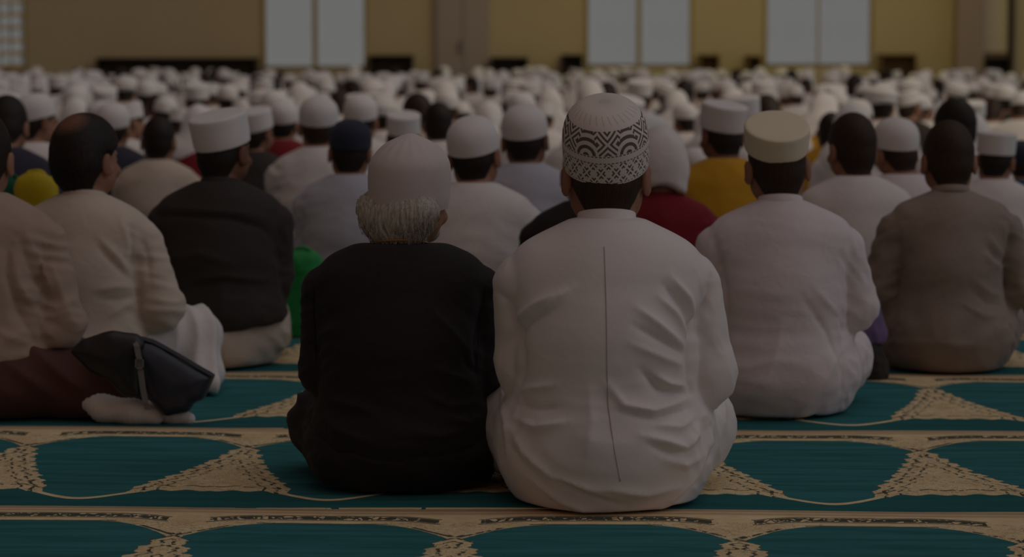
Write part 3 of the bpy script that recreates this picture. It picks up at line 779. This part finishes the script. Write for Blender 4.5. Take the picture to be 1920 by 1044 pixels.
# short grey beard at the jaw
Fb = Field(axis(-.08, .08, .0045), axis(.02, .17, .0045), axis(.56, .67, .0045))
for s in (1, -1): Fb.rc((s * .062, .062, .66), (s * .048, .09, .612), .013, .016, .01); Fb.rc((s * .048, .09, .612), (0, .122, .597), .018, .02, .012)
bv, bf = Fb.nets(); link('beard', mesh('beard', turn_head(bv, -32, 4, 5, -.012), bf), M['hair_white'], a1)
# loose white strands that break up the outline of the hair
rs = np.random.RandomState(3); hv = turn_head(HAIR['long'][0], -32, 4, 5, -.012); hn = vnormals(hv, HAIR['long'][1])
low_ = np.nonzero((hv[:, 2] < .66) & (hv[:, 2] > .585) & (hv[:, 1] < .06) & (np.abs(hn[:, 2]) < .75))[0]
sv = []; sf = []
for i in rs.choice(low_, 650):
    p = hv[i]; nn = hn[i]; ln = rs.uniform(.015, .03); out = rs.uniform(.000, .004)
    pts = [p + nn * out * t + np.array([rs.normal() * .002 * t, 0, -ln * t]) * (1 - .0 * t) - nn * .010 * t * t for t in (0, .35, .7, 1)]
    v_, f_ = tube(pts, .0006, 3); n0 = len(sv); sv += v_; sf += [tuple(n0 + q for q in ff) for ff in f_]
h_ = [c for c in a1.children if c.name.split('.')[0] == 'hair'][0]
tag(link('hair_strands', mesh('hair_strands', sv, sf), M['hair_white'], h_), kind='stuff')

# --- second row
B1Y = 7.02
FB = folds_px(1463, B1Y, 1.0, [
    ([(300, 470), (330, 520), (322, 640)], .012, -.010), ([(60, 330), (80, 420), (85, 560)], .012, -.009), ([(260, 420), (310, 480), (325, 560)], .011, .008),
    ([(235, 440), (290, 520), (318, 600)], .010, -.008), ([(215, 690), (260, 640), (320, 560)], .016, .007), ([(150, 640), (180, 560), (200, 470)], .025, .005),
    ([(120, 660), (160, 600)], .02, .006), ([(290, 650), (250, 720), (180, 790)], .016, -.006)], 1290, 160, .9)
b1 = hero('person in a loose white shirt with a flat cream cap, right of the patterned cap', 1463, B1Y, 1.0, 'skin', hair='capped', hair_m='hair_brown', cap='low', cap_m='cap_cream',
          cap_z=.736, cap_tilt=21, head=(4, -2, -3),
          parts=[('robe', 'lilac', dict(kind='robe', er=(.21, .03, .30), el=(-.20, .04, .31), folds=FB, seed=21, amp=.0035, wide=1.0, tw=.94))], res=.0075)
collar(b1, 'lilac', .062, .03, .573)
FA0 = folds_px(-45, 6.98, 1.035, [([(70, 150), (48, 220), (50, 320), (95, 480), (165, 640)], .012, -.014), ([(110, 140), (175, 300), (240, 450)], .013, .009), ([(85, 160), (130, 300), (215, 480)], .011, -.009),
    ([(60, 230), (100, 380), (190, 560)], .012, .009), ([(200, 260), (260, 420), (320, 560)], .012, .008), ([(0, 560), (60, 600), (150, 640)], .013, .008)], 0, 380, 540 / 1281.0)
a0 = hero('person in a beige shirt and brown sarong, cut off by the left edge', -45, 6.98, 1.035, 'skin', yaw=-4, hair='short', head=(10, 8, 0), legs=(1, .5),
          parts=[('shirt', 'beige', dict(kind='upper', er=(.225, -.01, .255), el=(-.2, .02, .29), folds=FA0, seed=31, amp=.0055, hem=.165, wide=1.05))], res=.0075)
F = Field(axis(-.40, .60, .008), axis(-.34, .45, .008), axis(-.01, .34, .008))
F.el((0, .0, .12), (.215, .19, .14)); F.rc((.08, .0, .12), (.20, .11, .12), .11, .09, .05); F.rc((-.08, .0, .12), (-.20, .11, .12), .11, .09, .05)
F.rc((.19, .12, .12), (-.15, .13, .06), .085, .07, .04); F.rc((.05, -.02, .12), (.30, -.02, .09), .125, .085, .06); F.rc((.28, -.02, .085), (.43, -.03, .055), .085, .05, .05)
F.cut(lambda X, Y, Z: .011 - Z, .006); v, f = F.nets(); n = vnormals(v, f)
q = (v[:, 0] * .9 + v[:, 2] * 1.2); fold = 1 - 2 * np.abs(np.sin(q * 34 + 2 * wav(v, 14, 3)))
v = v + n * (.006 * fold * ss(.03, .12, v[:, 2]) * ss(.05, .2, v[:, 0]) + .003 * wav(v, 40, 8))[:, None]; v[:, 2] = np.maximum(v[:, 2], .011)
link('sarong', mesh('sarong', v, f), M['sarong'], a0)
def sock(parent, c, yaw, ln, name='sock'):
    F = Field(axis(-.15, .15, .006), axis(-.08, .08, .006), axis(-.06, .08, .006))
    F.rc((-.07, 0, .012), (.02, 0, .004), .040, .037, .02); F.rc((.02, 0, .004), (.085, .004, -.008), .037, .027, .02); F.rc((-.07, 0, .012), (-.11, .01, .03), .038, .034, .02)
    F.cut(lambda X, Y, Z: -.032 - Z, .006); v, f = F.nets(); n = vnormals(v, f)
    v = v + n * (.0014 * np.sin(v[:, 0] * 420) * ss(.09, .0, v[:, 0]))[:, None]
    o = link(name, mesh(name, v, f), M['sock'], parent); o.location = c; o.rotation_euler = (0, 0, rad(yaw)); o.scale = (ln,) * 3
g = at(235, 780, 6.86); k = Vector(a0.location)
def loc_of(o, w): return (Matrix.Rotation(-o.rotation_euler.z, 3, 'Z') @ (Vector(w) - Vector(o.location))) / o.scale[0]
sock(a0, loc_of(a0, at(238, 783, 6.84) + Vector((0, 0, .012))), -6, .88); sock(a0, loc_of(a0, at(318, 786, 6.85) + Vector((0, 0, .008))), -10, .62)

# the black shoulder bag lying over his calves: navy pouch, black flap, webbing strap with a buckle
BY = 6.82
def bl_(X, Yp, dy=0): p = at(X, Yp, BY + dy); return p - at(270, 700, BY)
def leather(name, col, rough):
    m, nt, bs = newmat(name); vec, *_ = coords(nt); bs.inputs['Base Color'].default_value = (*col, 1); bs.inputs['Roughness'].default_value = rough
    bump(nt, bs, noise(nt, vec, 30, 3) + noise(nt, vec, 260, 2) * .15, .3, .004); return m
M['leather_black'] = leather('black_leather', (.014, .013, .014), .42); M['leather_navy'] = leather('navy_leather', (.028, .033, .05), .40)
def bagpart(caps, ysq, h=.006, k=.03, wr=.003, seed=2):
    P = np.array([c[j] for c in caps for j in (0, 1)]); lo = P.min(0) - .12; hi = P.max(0) + .12
    F = Field(axis(lo[0], hi[0], h), axis(lo[1], hi[1], h), axis(lo[2], hi[2], h))
    for a, b, r0, r1 in caps: F.rc(a, b, r0, r1, k, (1, ysq, 1))
    v, f = F.nets(); n = vnormals(v, f); return v + n * (wr * (1 - 2 * np.abs(wav(v, 30, seed))))[:, None], f
def pillow(poly, thick, dy=0, h=.005, wr=.0025, seed=2, puff=.03):
    """a stuffed leather piece: outline in the photo, rounded section in depth"""
    Q = np.array([[bl_(*c)[0], bl_(*c)[2]] for c in poly]); lo = Q.min(0) - .03; hi = Q.max(0) + .03
    F = Field(axis(lo[0], hi[0], h), axis(dy - thick - .02, dy + thick + .02, h), axis(lo[1], hi[1], h))
    X, Z = np.meshgrid(F.xs, F.zs, indexing='ij'); d = np.full(X.shape, 9.); ins = np.zeros(X.shape, bool)
    for k in range(len(Q)):
        a, c = Q[k], Q[(k + 1) % len(Q)]; e = c - a; t = np.clip(((X - a[0]) * e[0] + (Z - a[1]) * e[1]) / (e @ e), 0, 1)
        d = np.minimum(d, np.hypot(X - a[0] - t * e[0], Z - a[1] - t * e[1]))
        if a[1] != c[1]: ins ^= ((a[1] > Z) != (c[1] > Z)) & (X < (c[0] - a[0]) * (Z - a[1]) / (c[1] - a[1]) + a[0])
    sd = np.where(ins, -d, d) - .004; T = thick * np.sqrt(1 - np.exp(np.minimum(sd, 0) / puff)) + .003
    F.F[:] = np.maximum(sd[:, None, :], (np.abs(F.ys - dy)[None, :, None] - T[:, None, :]) * .7)
    v, f = F.nets(); v = relax(v, f, 3); n = vnormals(v, f); return v + n * (wr * (1 - 2 * np.abs(wav(v, 34, seed))))[:, None], f
v, f = pillow([(236, 642), (262, 634), (290, 641), (345, 672), (399, 704), (380, 745), (362, 752), (352, 768), (312, 776), (285, 748), (258, 702)], .055)
bag = link('shoulder_bag', mesh('shoulder_bag', v, f), M['leather_navy']); bag.location = at(270, 700, BY)
tag(bag, 'black leather shoulder bag with navy pouch lying on the brown sarong', 'bag')
v, f = pillow([(140, 655), (160, 634), (215, 620), (262, 627), (272, 642), (262, 680), (264, 738), (236, 735), (212, 708), (175, 690)], .035, -.035, seed=6)
link('flap', mesh('flap', v, f), M['leather_black'], bag)
vv, ff = tube([(bl_(X, Yp)[0], -.030, bl_(X, Yp)[2]) for X, Yp in ((262, 634), (290, 641), (320, 657), (345, 671), (372, 688), (399, 704))], .0028, 6); link('piping', mesh('piping', vv, ff), M['leather_black'], bag)
M['webbing'] = cloth('grey_webbing', (.20, .19, .185)); M['buckle'] = plain('dull_steel_buckle', (.30, .29, .28), .4, .5, .8)
st = [bl_(*p) for p in ((245, 630, -.05), (256, 648, -.068), (262, 680, -.075), (264, 700, -.078), (268, 730, -.08), (273, 755, -.08), (277, 768, -.075))]
vv = []; ff = []
for i, p in enumerate(st):
    for a, b_ in ((-.0075, 0), (.0075, 0), (.0075, .003), (-.0075, .003)): vv.append((p.x + a, p.y + b_, p.z))
for i in range(len(st) - 1):
    for k_ in range(4): ff.append((i*4+k_, i*4+(k_+1) % 4, i*4+4+(k_+1) % 4, i*4+4+k_))
ff += [(0, 3, 2, 1), tuple(len(vv) - 4 + q for q in range(4))]
stp = link('strap', mesh('strap', vv, ff, False), M['webbing'], bag)
p = st[2]; bk = MB().box(p.x - .011, p.x + .011, p.y - .006, p.y - .001, p.z + .010, p.z + .014).box(p.x - .011, p.x + .011, p.y - .006, p.y - .001, p.z - .016, p.z - .012) \
    .box(p.x - .011, p.x - .008, p.y - .006, p.y - .001, p.z - .016, p.z + .014).box(p.x + .008, p.x + .011, p.y - .006, p.y - .001, p.z - .016, p.z + .014)
bk.build('buckle', M['buckle'], stp)

C1Y = 7.42
FC1 = folds_px(165, C1Y, .99, [
    ([(600, 80), (610, 200), (620, 320), (640, 470), (655, 530)], .012, -.013), ([(560, 80), (600, 180), (608, 300)], .010, .008), ([(480, 160), (560, 250), (612, 330)], .012, .009),
    ([(470, 190), (540, 270), (605, 345)], .010, -.008), ([(480, 390), (560, 380), (620, 385)], .012, .009), ([(490, 430), (560, 440), (630, 430)], .012, -.008),
    ([(520, 520), (580, 470), (630, 440)], .014, .008), ([(640, 150), (680, 260), (690, 400)], .012, -.008), ([(690, 120), (740, 230), (770, 330)], .013, .007)], 0, 380, 540 / 1281.0)
c1 = hero('person with thinning black hair in a cream shirt, behind the black bag', 163, C1Y, .99, 'skin', yaw=-7, hair='thick', hair_m='hair_bald', head=(-22, 3, -6), dx=-.01,
          parts=[('shirt', 'cream', dict(kind='upper', er=(.235, .0, .265), el=(-.2, .02, .28), folds=FC1, seed=41, amp=.0045, hem=.13, wide=.98))], res=.0075)
F = Field(axis(-.40, .46, .008), axis(-.27, .45, .008), axis(-.01, .34, .008))
F.el((0, .02, .11), (.20, .185, .13)); F.rc((.08, .02, .13), (.285, .16, .17), .11, .085, .05); F.rc((.285, .16, .165), (.335, .10, .06), .08, .05, .04); F.rc((.32, .11, .06), (-.05, .30, .06), .06, .07, .05)
F.rc((-.08, .05, .12), (-.20, .26, .12), .11, .09, .05); F.rc((-.19, .26, .12), (.05, .33, .06), .085, .07, .04); F.rc((.335, .08, .05), (.37, .02, .035), .05, .032, .03)
F.cut(lambda X, Y, Z: .011 - Z, .006); v, f = F.nets(); n = vnormals(v, f)
v = v + n * (.006 * (1 - 2 * np.abs(np.sin(v[:, 0] * 38 + v[:, 1] * 20 + wav(v, 16, 4) * 2))) * ss(.1, .2, v[:, 0]) + .003 * wav(v, 36, 5))[:, None]; v[:, 2] = np.maximum(v[:, 2], .011)
link('trousers', mesh('trousers', v, f), M['white'], c1)
collar(c1, 'cream', .064, .028, .572)

# --- third row
FC2 = folds_px(420, 8.1, .995, [
    ([(150, 630), (350, 625), (560, 640), (700, 690), (760, 760)], .012, -.013), ([(160, 590), (400, 600), (600, 610), (740, 650)], .02, .006), ([(240, 840), (400, 820), (560, 870)], .02, .008),
    ([(350, 950), (520, 930), (740, 960)], .015, .010), ([(350, 990), (520, 960), (720, 990)], .012, -.008)], 240, 180, 380 / 1044.0)
c2 = hero('person in a charcoal jacket over white trousers, wearing a white flat cap', 420, 8.1, .995, 'skin_dark', hair='capped', cap='kufi', cap_z=.712, cap_tilt=16, head=(-24, 4, -2), dx=-.012, legs=(.55, 1),
          parts=[('jacket', 'jacket', dict(kind='upper', er=(.165, .03, .29), el=(-.175, .03, .29), folds=FC2, seed=51, amp=.004, hem=.15, wide=1.0)),
                 ('trousers', 'cream', dict(kind='lower', seed=52, amp=.006, wide=.72, knees=((.09, .28, .13), (-.19, .26, .13))))], res=.0085)
collar(c2, 'jacket', .064, .032, .568)
FC3 = folds_px(1780, 8.0, .965, [
    ([(235, 900), (240, 1000), (260, 1050)], .012, -.012), ([(330, 960), (370, 910), (430, 880)], .012, .009), ([(310, 1000), (350, 930), (420, 900)], .010, -.009),
    ([(1040, 800), (1050, 900), (1010, 1040)], .012, -.012), ([(900, 880), (960, 960), (1020, 1010)], .012, .009), ([(880, 920), (940, 1000), (1010, 1040)], .010, -.009), ([(870, 980), (950, 1050), (1000, 1070)], .012, .009),
    ([(800, 1120), (900, 1200), (990, 1230)], .013, .009), ([(780, 1180), (880, 1260), (980, 1280)], .012, -.008), ([(720, 1250), (850, 1330), (980, 1340)], .013, .008), ([(300, 1500), (600, 1480), (900, 1500)], .016, .007)], 1560, 160, 360 / 1105.0)
c3 = hero('bareheaded person with cropped brown hair in a grey-brown long shirt at the right', 1782, 8.0, .965, 'skin', hair='short', hair_m='hair_brown', head=(2, 6, 0),
          parts=[('robe', 'grey', dict(kind='robe', er=(.232, .04, .275), el=(-.222, .04, .275), folds=FC3, seed=61, amp=.005, tw=.86))], res=.0085)
collar(c3, 'grey', .062, .026, .574)

# --- the people just behind, each found in the photograph by cap and clothes
def spot(top, w, real): t = w / real / FPX; d = 1 / ((top - 100) / FPX + .83 * t); return d, t * d
PLACED = [(o.location.x, o.location.y, o.scale[0]) for o in C.objects if o.get('category') == 'person']
def mid(label, px, top, w, real=.176, garm='white', cap='kufi', cap_m='cap', hair='capped', hair_m='hair', sk='skin', head=(0, 6, 0), bx=None, tilt=18, seed=0, res=.011, amp=.005, Ys=None):
    Y, s = Ys or spot(top, w, real)
    for _ in range(30):
        x = at(bx or px, 500, Y).x
        if all(abs(x - tx) > .27 * (s + ts) or abs(Y - ty) > .33 * (s + ts) for tx, ty, ts in PLACED): break
        if Ys: break
        Y += .06; s = (1 - (top - 100) / FPX * Y) / .83
    PLACED.append((x, Y, s))
    z0 = {'kufi': .714, 'dome': .708, 'pointed': .69, 'turban': .70, None: 0}[cap]
    o = hero(label, bx or px, Y, s, sk, hair=hair, hair_m=hair_m, cap=cap, cap_m=cap_m, cap_z=z0, cap_tilt=tilt, head=head, ear_eyes=False,
             parts=[('robe', garm, dict(kind='robe', seed=seed + 70, amp=amp, er=(.20 + .02 * math.sin(seed), .03, .29)))], res=res)
    return o
mid('person in a white shirt and domed white cap, seen between the two front-row people', 880, 215, 97, cap='dome', head=(-10, 5, -4), bx=890, seed=1)
mid('person in a pale blue-grey shirt wearing a navy cap, left of the white-haired man', 655, 222, 78, .172, garm='bluegrey', cap='dome', cap_m='cap_navy', tilt=8, head=(0, 2, 2), seed=2)
mid('person in a pale grey-blue shirt with a rounded white cap, left of the patterned cap', 985, 193, 86, garm='bluegrey', cap='dome', head=(-6, 6, -2), sk='skin_dark', seed=3)
mid('bareheaded dark-haired person in a cream shirt, between the thinning hair and the flat cap', 297, 214, 61, .165, garm='cream', cap=None, hair='short', seed=4)
mid('person in black with a white flat cap, just right of the charcoal jacket wearer', 477, 200, 72, garm='jacket', head=(-25, 5, 0), seed=5)
mid('bareheaded brown-haired person in a white shirt, right of the cream flat cap', 1603, 206, 92, .172, garm='white', cap=None, hair='short', hair_m='hair_brown', head=(18, 4, 0), seed=6)
mid('person in a white shirt with a leaning white cap, left of the cropped brown hair', 1690, 217, 84, garm='lilac', cap='dome', head=(22, 8, -6), hair_m='hair_brown', seed=7)
mid('person in a white shirt with a white cap, right of the cropped brown hair', 1862, 242, 74, garm='white', cap='kufi', head=(-16, 8, 6), tilt=10, seed=8)
mid('person in a yellow shirt with a white cap, left of the cream flat cap', 1358, 186, 84, garm='yellow', cap='kufi', head=(20, 8, 0), seed=9, sk='skin_dark')
mid('small white-capped person in white between the maroon cloak and the yellow shirt', 1305, 276, 66, garm='white', cap='dome', seed=10)
mid('dark-haired bareheaded person whose head rises behind the cropped brown hair', 1796, 180, 74, .165, garm='white', cap=None, hair='short', sk='skin_dark', head=(30, 4, 0), seed=11)
mid('person in black whose shoulder shows beside the neck of the patterned-cap wearer', 1100, 300, 90, garm='black', cap=None, hair='short', seed=12, Ys=(8.0, .90))
mid('person in white robe and wrapped white turban, left of the thinning black hair', 62, 172, 84, .205, garm='white', cap='dome', head=(-40, 10, 0), seed=13)
mid('person in navy clothes at the left edge, head bent low', 10, 168, 80, .172, garm='navy', cap=None, hair='short', head=(0, 20, 0), seed=14)
mid('person in navy with a white cap, just behind the thinning black hair', 212, 190, 66, garm='navy', cap='dome', seed=15)
mid('person in a striped white shirt with a white cap, right of the charcoal jacket wearer', 598, 178, 74, garm='white', cap='dome', hair_m='hair_brown', seed=16, amp=.009)
mid('person in a white shirt with a white cap, behind the navy-capped person', 676, 175, 64, garm='white', cap='dome', seed=17)
mid('person with a low white cap above the white-haired man', 757, 208, 68, garm='white', cap='kufi', sk='skin_dark', seed=18)
mid('bareheaded dark-haired person left of the domed white cap', 822, 188, 66, .165, garm='white', cap=None, hair='short', seed=19)
mid('person in blue at the right edge with a low bent head', 1915, 262, 70, .17, garm='teal', cap='dome', cap_m='cap_navy', seed=20)
mid('person in red in the distance left of the white-haired man', 530, 186, 58, garm='maroon', cap='dome', seed=22)

# the maroon cloak with a white hood
Y, s = spot(238, 104, .20); hv_, hf_ = hood_mesh(.009, .565)
mh = hero('person in a maroon cloak with a white hood, right of the patterned cap', 1238, Y, s, 'skin', hair=None, head=(0, 6, 0), ear_eyes=False,
          parts=[('cloak', 'maroon', dict(kind='robe', seed=95, amp=.007, wide=.9))], res=.010)
link('hood', mesh('hood', turn_head(hv_, 0, 6), hf_), M['white'], mh)

# badge on the maroon shoulder, small bags and cloths on the carpet
p = at(1263, 455, 8.35)
def torus(R, r, n=24, m=8):
    v = [((R + r * math.cos(b)) * math.cos(a), r * math.sin(b), (R + r * math.cos(b)) * math.sin(a)) for a in np.linspace(0, 2*math.pi, n, False) for b in np.linspace(0, 2*math.pi, m, False)]
    f = [(i*m+j, i*m+(j+1) % m, ((i+1) % n)*m+(j+1) % m, ((i+1) % n)*m+j) for i in range(n) for j in range(m)]; return v, np.array(f)
v, f = torus(.0125, .0025); bd = link('badge', mesh('badge', v, f), M['cap'], mh)
bd.location = loc_of(mh, p); bd.scale = (1 / s,) * 3
v, f = lathe([(0, -.0015), (.0105, -.001), (.0105, .001), (0, .0015)], 1, 1, 20); v = np.array(v)[:, [0, 2, 1]]
link('badge_disc', mesh('badge_disc', v, f[:, ::-1]), M['jacket'], bd)
v, f = torus(.006, .0016, 16, 6); link('badge_ring', mesh('badge_ring', v + np.array([0, -.002, 0]), f), M['cap'], bd)
M['green_bag'] = cloth('green_bag_cloth', (.02, .30, .07), .5); M['yellow_bag'] = cloth('yellow_bag_cloth', (.55, .42, .01), .5); M['purple_cloth'] = cloth('purple_cloth', (.17, .12, .26))
M['dark_green'] = cloth('dark_green_cloth', (.01, .10, .05))
def bundle(name, label, mat, px, Y, w, hgt, base, seed, cat='bag', dep=.55):
    h = max(w, hgt) / 30; F = Field(axis(-w * 1.2, w * 1.2, h), axis(-w * 1.2, w * 1.2, h), axis(-.02, hgt * 1.35, h))
    F.rc((-w * .42, 0, w * .38), (w * .42, 0, w * .36), w * .40, w * .38, .05, (1, dep, 1)); F.rc((-w * .30, 0, w * .5), (-w * .34, 0, hgt - w * .26), w * .36, w * .26, .06, (1, dep, 1))
    F.rc((w * .25, 0, w * .5), (w * .30, 0, hgt - w * .36), w * .36, w * .26, .06, (1, dep, 1)); F.rc((0, 0, w * .5), (0, 0, hgt - w * .40), w * .40, w * .30, .05, (1, dep, 1))
    F.cut(lambda X, Y_, Z: .004 - Z, .005); v, f = F.nets(); n = vnormals(v, f); q = v * np.array([1, 1, .45])
    v = v + n * (w * .075 * (1 - 2 * np.abs(wav(q, 3.6 / w, seed))) + w * .03 * (1 - 2 * np.abs(wav(v, 9 / w, seed + 1))))[:, None]; v[:, 2] = np.maximum(v[:, 2], .003)
    o = link(name, mesh(name, v, f), M[mat]); o.location = (at(px, 500, Y).x, Y, base); tag(o, label, cat)
    if cat == 'bag':
        for s_ in (1, -1):
            vv, ff = tube([(w * .36 * math.cos(t), s_ * w * .10, hgt - w * .14 + w * .42 * math.sin(t)) for t in np.linspace(0, math.pi, 14)], w * .035, 6); link('handle', mesh('handle', vv, ff), M[mat], o)
    return o
bundle('cloth_bag', 'bright green cloth bag standing beside the charcoal jacket', 'green_bag', 567, 8.95, .125, .285, .004, 3)
bundle('cloth_bag', 'yellow bag behind the shoulder of the cream shirt', 'yellow_bag', 72, 8.1, .10, .60, .004, 5)
bundle('cloth_bag', 'dark green bag at the left edge behind the beige shirt', 'dark_green', 18, 8.2, .12, .58, .004, 8)
bundle('cloth_bag', 'added black bag filling the dark area under the purple cloth', 'jacket', 1606, 7.76, .095, .13, .004, 9)  # bag added to stand in for the darkness below the purple cloth
bundle('folded_cloth', 'purple cloth lying on the added black bag, right of the cream-capped person', 'purple_cloth', 1608, 7.76, .075, .14, .118, 6, 'cloth')

# --- the rows behind: one person of each make, then copies
rnd = random.Random(11)
heads = [(0, 8, 0), (16, 12, -3), (-18, 10, 3), (4, 24, 0), (-6, 30, 4), (30, 14, 0), (-35, 16, -4), (8, 2, 5)]
LO = []
for i, hd in enumerate(heads):
    lean = (.0, .12, .06, .22, .30, .1, .16, .02)[i]
    def bend(v):
        v = np.array(v, float); v[:, 1] += np.maximum(v[:, 2] - .12, 0) * lean; v[:, 2] -= np.maximum(v[:, 2] - .12, 0) * lean * lean * .6; return v
    def lo(nm, v, f): 
        me = mesh(nm, bend(v), f); me.materials.append(None); return me
    d = dict(body=lo('person_body', turn_head(under_cap(BODY_LO[0]), *hd), BODY_LO[1]), bare=lo('hair', turn_head(HAIR_LO[0], *hd), HAIR_LO[1]), hair=lo('hair', turn_head(under_cap(HAIR_LO[0]), *hd), HAIR_LO[1]))
    for kd, z0, ti in (('kufi', .710, 18), ('dome', .704, 14), ('pointed', .68, 12)):
        v, f = cap_mesh(kd, 24); d[kd] = lo('cap', turn_head(cap_place(v, z0, ti), *hd), f)
    v, f = turban_mesh(); d['turban'] = lo('turban', turn_head(cap_place(v, .70, 10), *hd), f)
    v, f = hood_mesh(); d['hood'] = lo('hood', turn_head(v, *hd), f)
    v, f = garment('robe', .020, seed=100 + i, amp=.007, er=(.19 + .01 * (i % 4), .02, .29), el=(-.20 + .01 * (i % 3), .03, .29), wide=.93 + .03 * (i % 5)); d['robe'] = lo('robe', v, f)
    LO.append(d)
def zone(px):
    for lim, nm in ((492, 'below the tan wall'), (692, 'below the tall double window'), (1097, 'below the grey door'), (1300, 'below the middle window'), (1640, 'below the glaring window'), (9999, 'below the stone pillar')):
        if px < lim: return nm
spots = []
d = 12.6
row = 0
while d < 38.6:
    hw = .205 * d + .15; x = -hw + rnd.uniform(0, .5)
    while x < hw:
        spots.append((d + rnd.uniform(-.19, .19), x + rnd.uniform(-.02, .02), row)); x += rnd.uniform(.57, .67)
    d += 1.08; row += 1
taken = [(o.location.x, o.location.y) for o in C.objects if o.get('category') == 'person']
spots = [s_ for s_ in spots if all((s_[0] - ty) ** 2 + (s_[1] - tx) ** 2 > .42 for tx, ty in taken)]
spots.sort(); kept = []
for s_ in spots:
    if all(abs(s_[1] - k_[1]) > .53 or abs(s_[0] - k_[0]) > .60 for k_ in kept[-60:]): kept.append(s_)
spots = kept
N_SINGLE = 300 - len(taken)
stuff_v, stuff_f, stuff_m, nstuff = [], [], [], 0
STUFFM = ['white', 'cap', 'skin', 'hair', 'jacket']
def arr(me):
    v = np.zeros(len(me.vertices) * 3, np.float32); me.vertices.foreach_get('co', v); f = np.zeros(len(me.loops), np.int32); me.loops.foreach_get('vertex_index', f)
    return v.reshape(-1, 3), f.reshape(-1, 4)
for i, (y, x, row) in enumerate(spots):
    d = LO[rnd.randrange(len(LO))]; ro = d['robe']
    px = 960 + x / y * FPX
    r = rnd.random(); gm, gl = ('white', 'white') if r < .66 else ('cream', 'cream') if r < .76 else ('lilac', 'white') if r < .86 else ('bluegrey', 'blue-grey') if r < .90 \
        else ('jacket', 'dark clothes') if r < .96 else ('maroon', 'maroon') if r < .98 else ('navy', 'dark clothes')
    if 13 < y < 18 and 1360 < px < 1560 and r > .6: gm, gl = 'yellow', 'yellow'
    r = rnd.random(); hk, hl = ('kufi', 'a white flat cap') if r < .26 else ('dome', 'a white round cap') if r < .50 else ('turban', 'a white turban') if r < .64 else ('hood', 'a white hood') if r < .84 else ('bare', 'bare dark hair')
    s_ = rnd.uniform(.83, 1.0); yaw = rnd.uniform(-18, 18)
    if i < N_SINGLE:
        where = 'nearer rows' if y < 18 else 'middle rows' if y < 25 else 'far rows'
        lab = 'person in %s with %s, %s %s' % (gl, hl, where, zone(px))
        o = bpy.data.objects.new('person', d['body']); C.objects.link(o)
        o.location = (x, y, .004); o.scale = (s_,) * 3; o.rotation_euler = (0, 0, rad(yaw)); tag(o, lab, 'person', 'rows behind: ' + lab[10:])
        def put(nm, me, mt, pa):
            c = bpy.data.objects.new(nm, me); C.objects.link(c); c.parent = pa
            c.material_slots[0].link = 'OBJECT'; c.material_slots[0].material = M[mt]
        o.material_slots[0].link = 'OBJECT'; o.material_slots[0].material = M['skin' if rnd.random() < .6 else 'skin_dark']
        put('robe', ro, gm, o)
        if hk != 'hood': put('hair', d['bare' if hk == 'bare' else 'hair'], 'hair' if rnd.random() < .7 else 'hair_brown', o)
        if hk in ('kufi', 'dome'): put('cap', d[hk], 'cap', o)
        elif hk in ('turban', 'hood'): put(hk, d[hk], 'cap', o)
    else:
        a = rad(yaw); R = np.array([[math.cos(a), -math.sin(a), 0], [math.sin(a), math.cos(a), 0], [0, 0, 1]]) * s_
        for me, mi in ((d['body'], 2), (ro, 0 if gm != 'jacket' else 4), (None if hk == 'hood' else d['bare'] if hk == 'bare' else d['hair'], 3), (d[hk] if hk != 'bare' else None, 1)):
            if me is None: continue
            v, f = arr(me); stuff_v.append(v @ R.T + np.array([x, y, .004])); stuff_f.append(f + nstuff); stuff_m.append(np.full(len(f), mi)); nstuff += len(v)
if stuff_v:
    me = mesh('crowd', np.concatenate(stuff_v), np.concatenate(stuff_f))
    for k in STUFFM: me.materials.append(M[k])
    me.polygons.foreach_set('material_index', np.concatenate(stuff_m).astype(np.int32))
    tag(link('crowd', me), 'farthest rows of tiny blurred seated people in white along the back wall', 'crowd', kind='stuff')
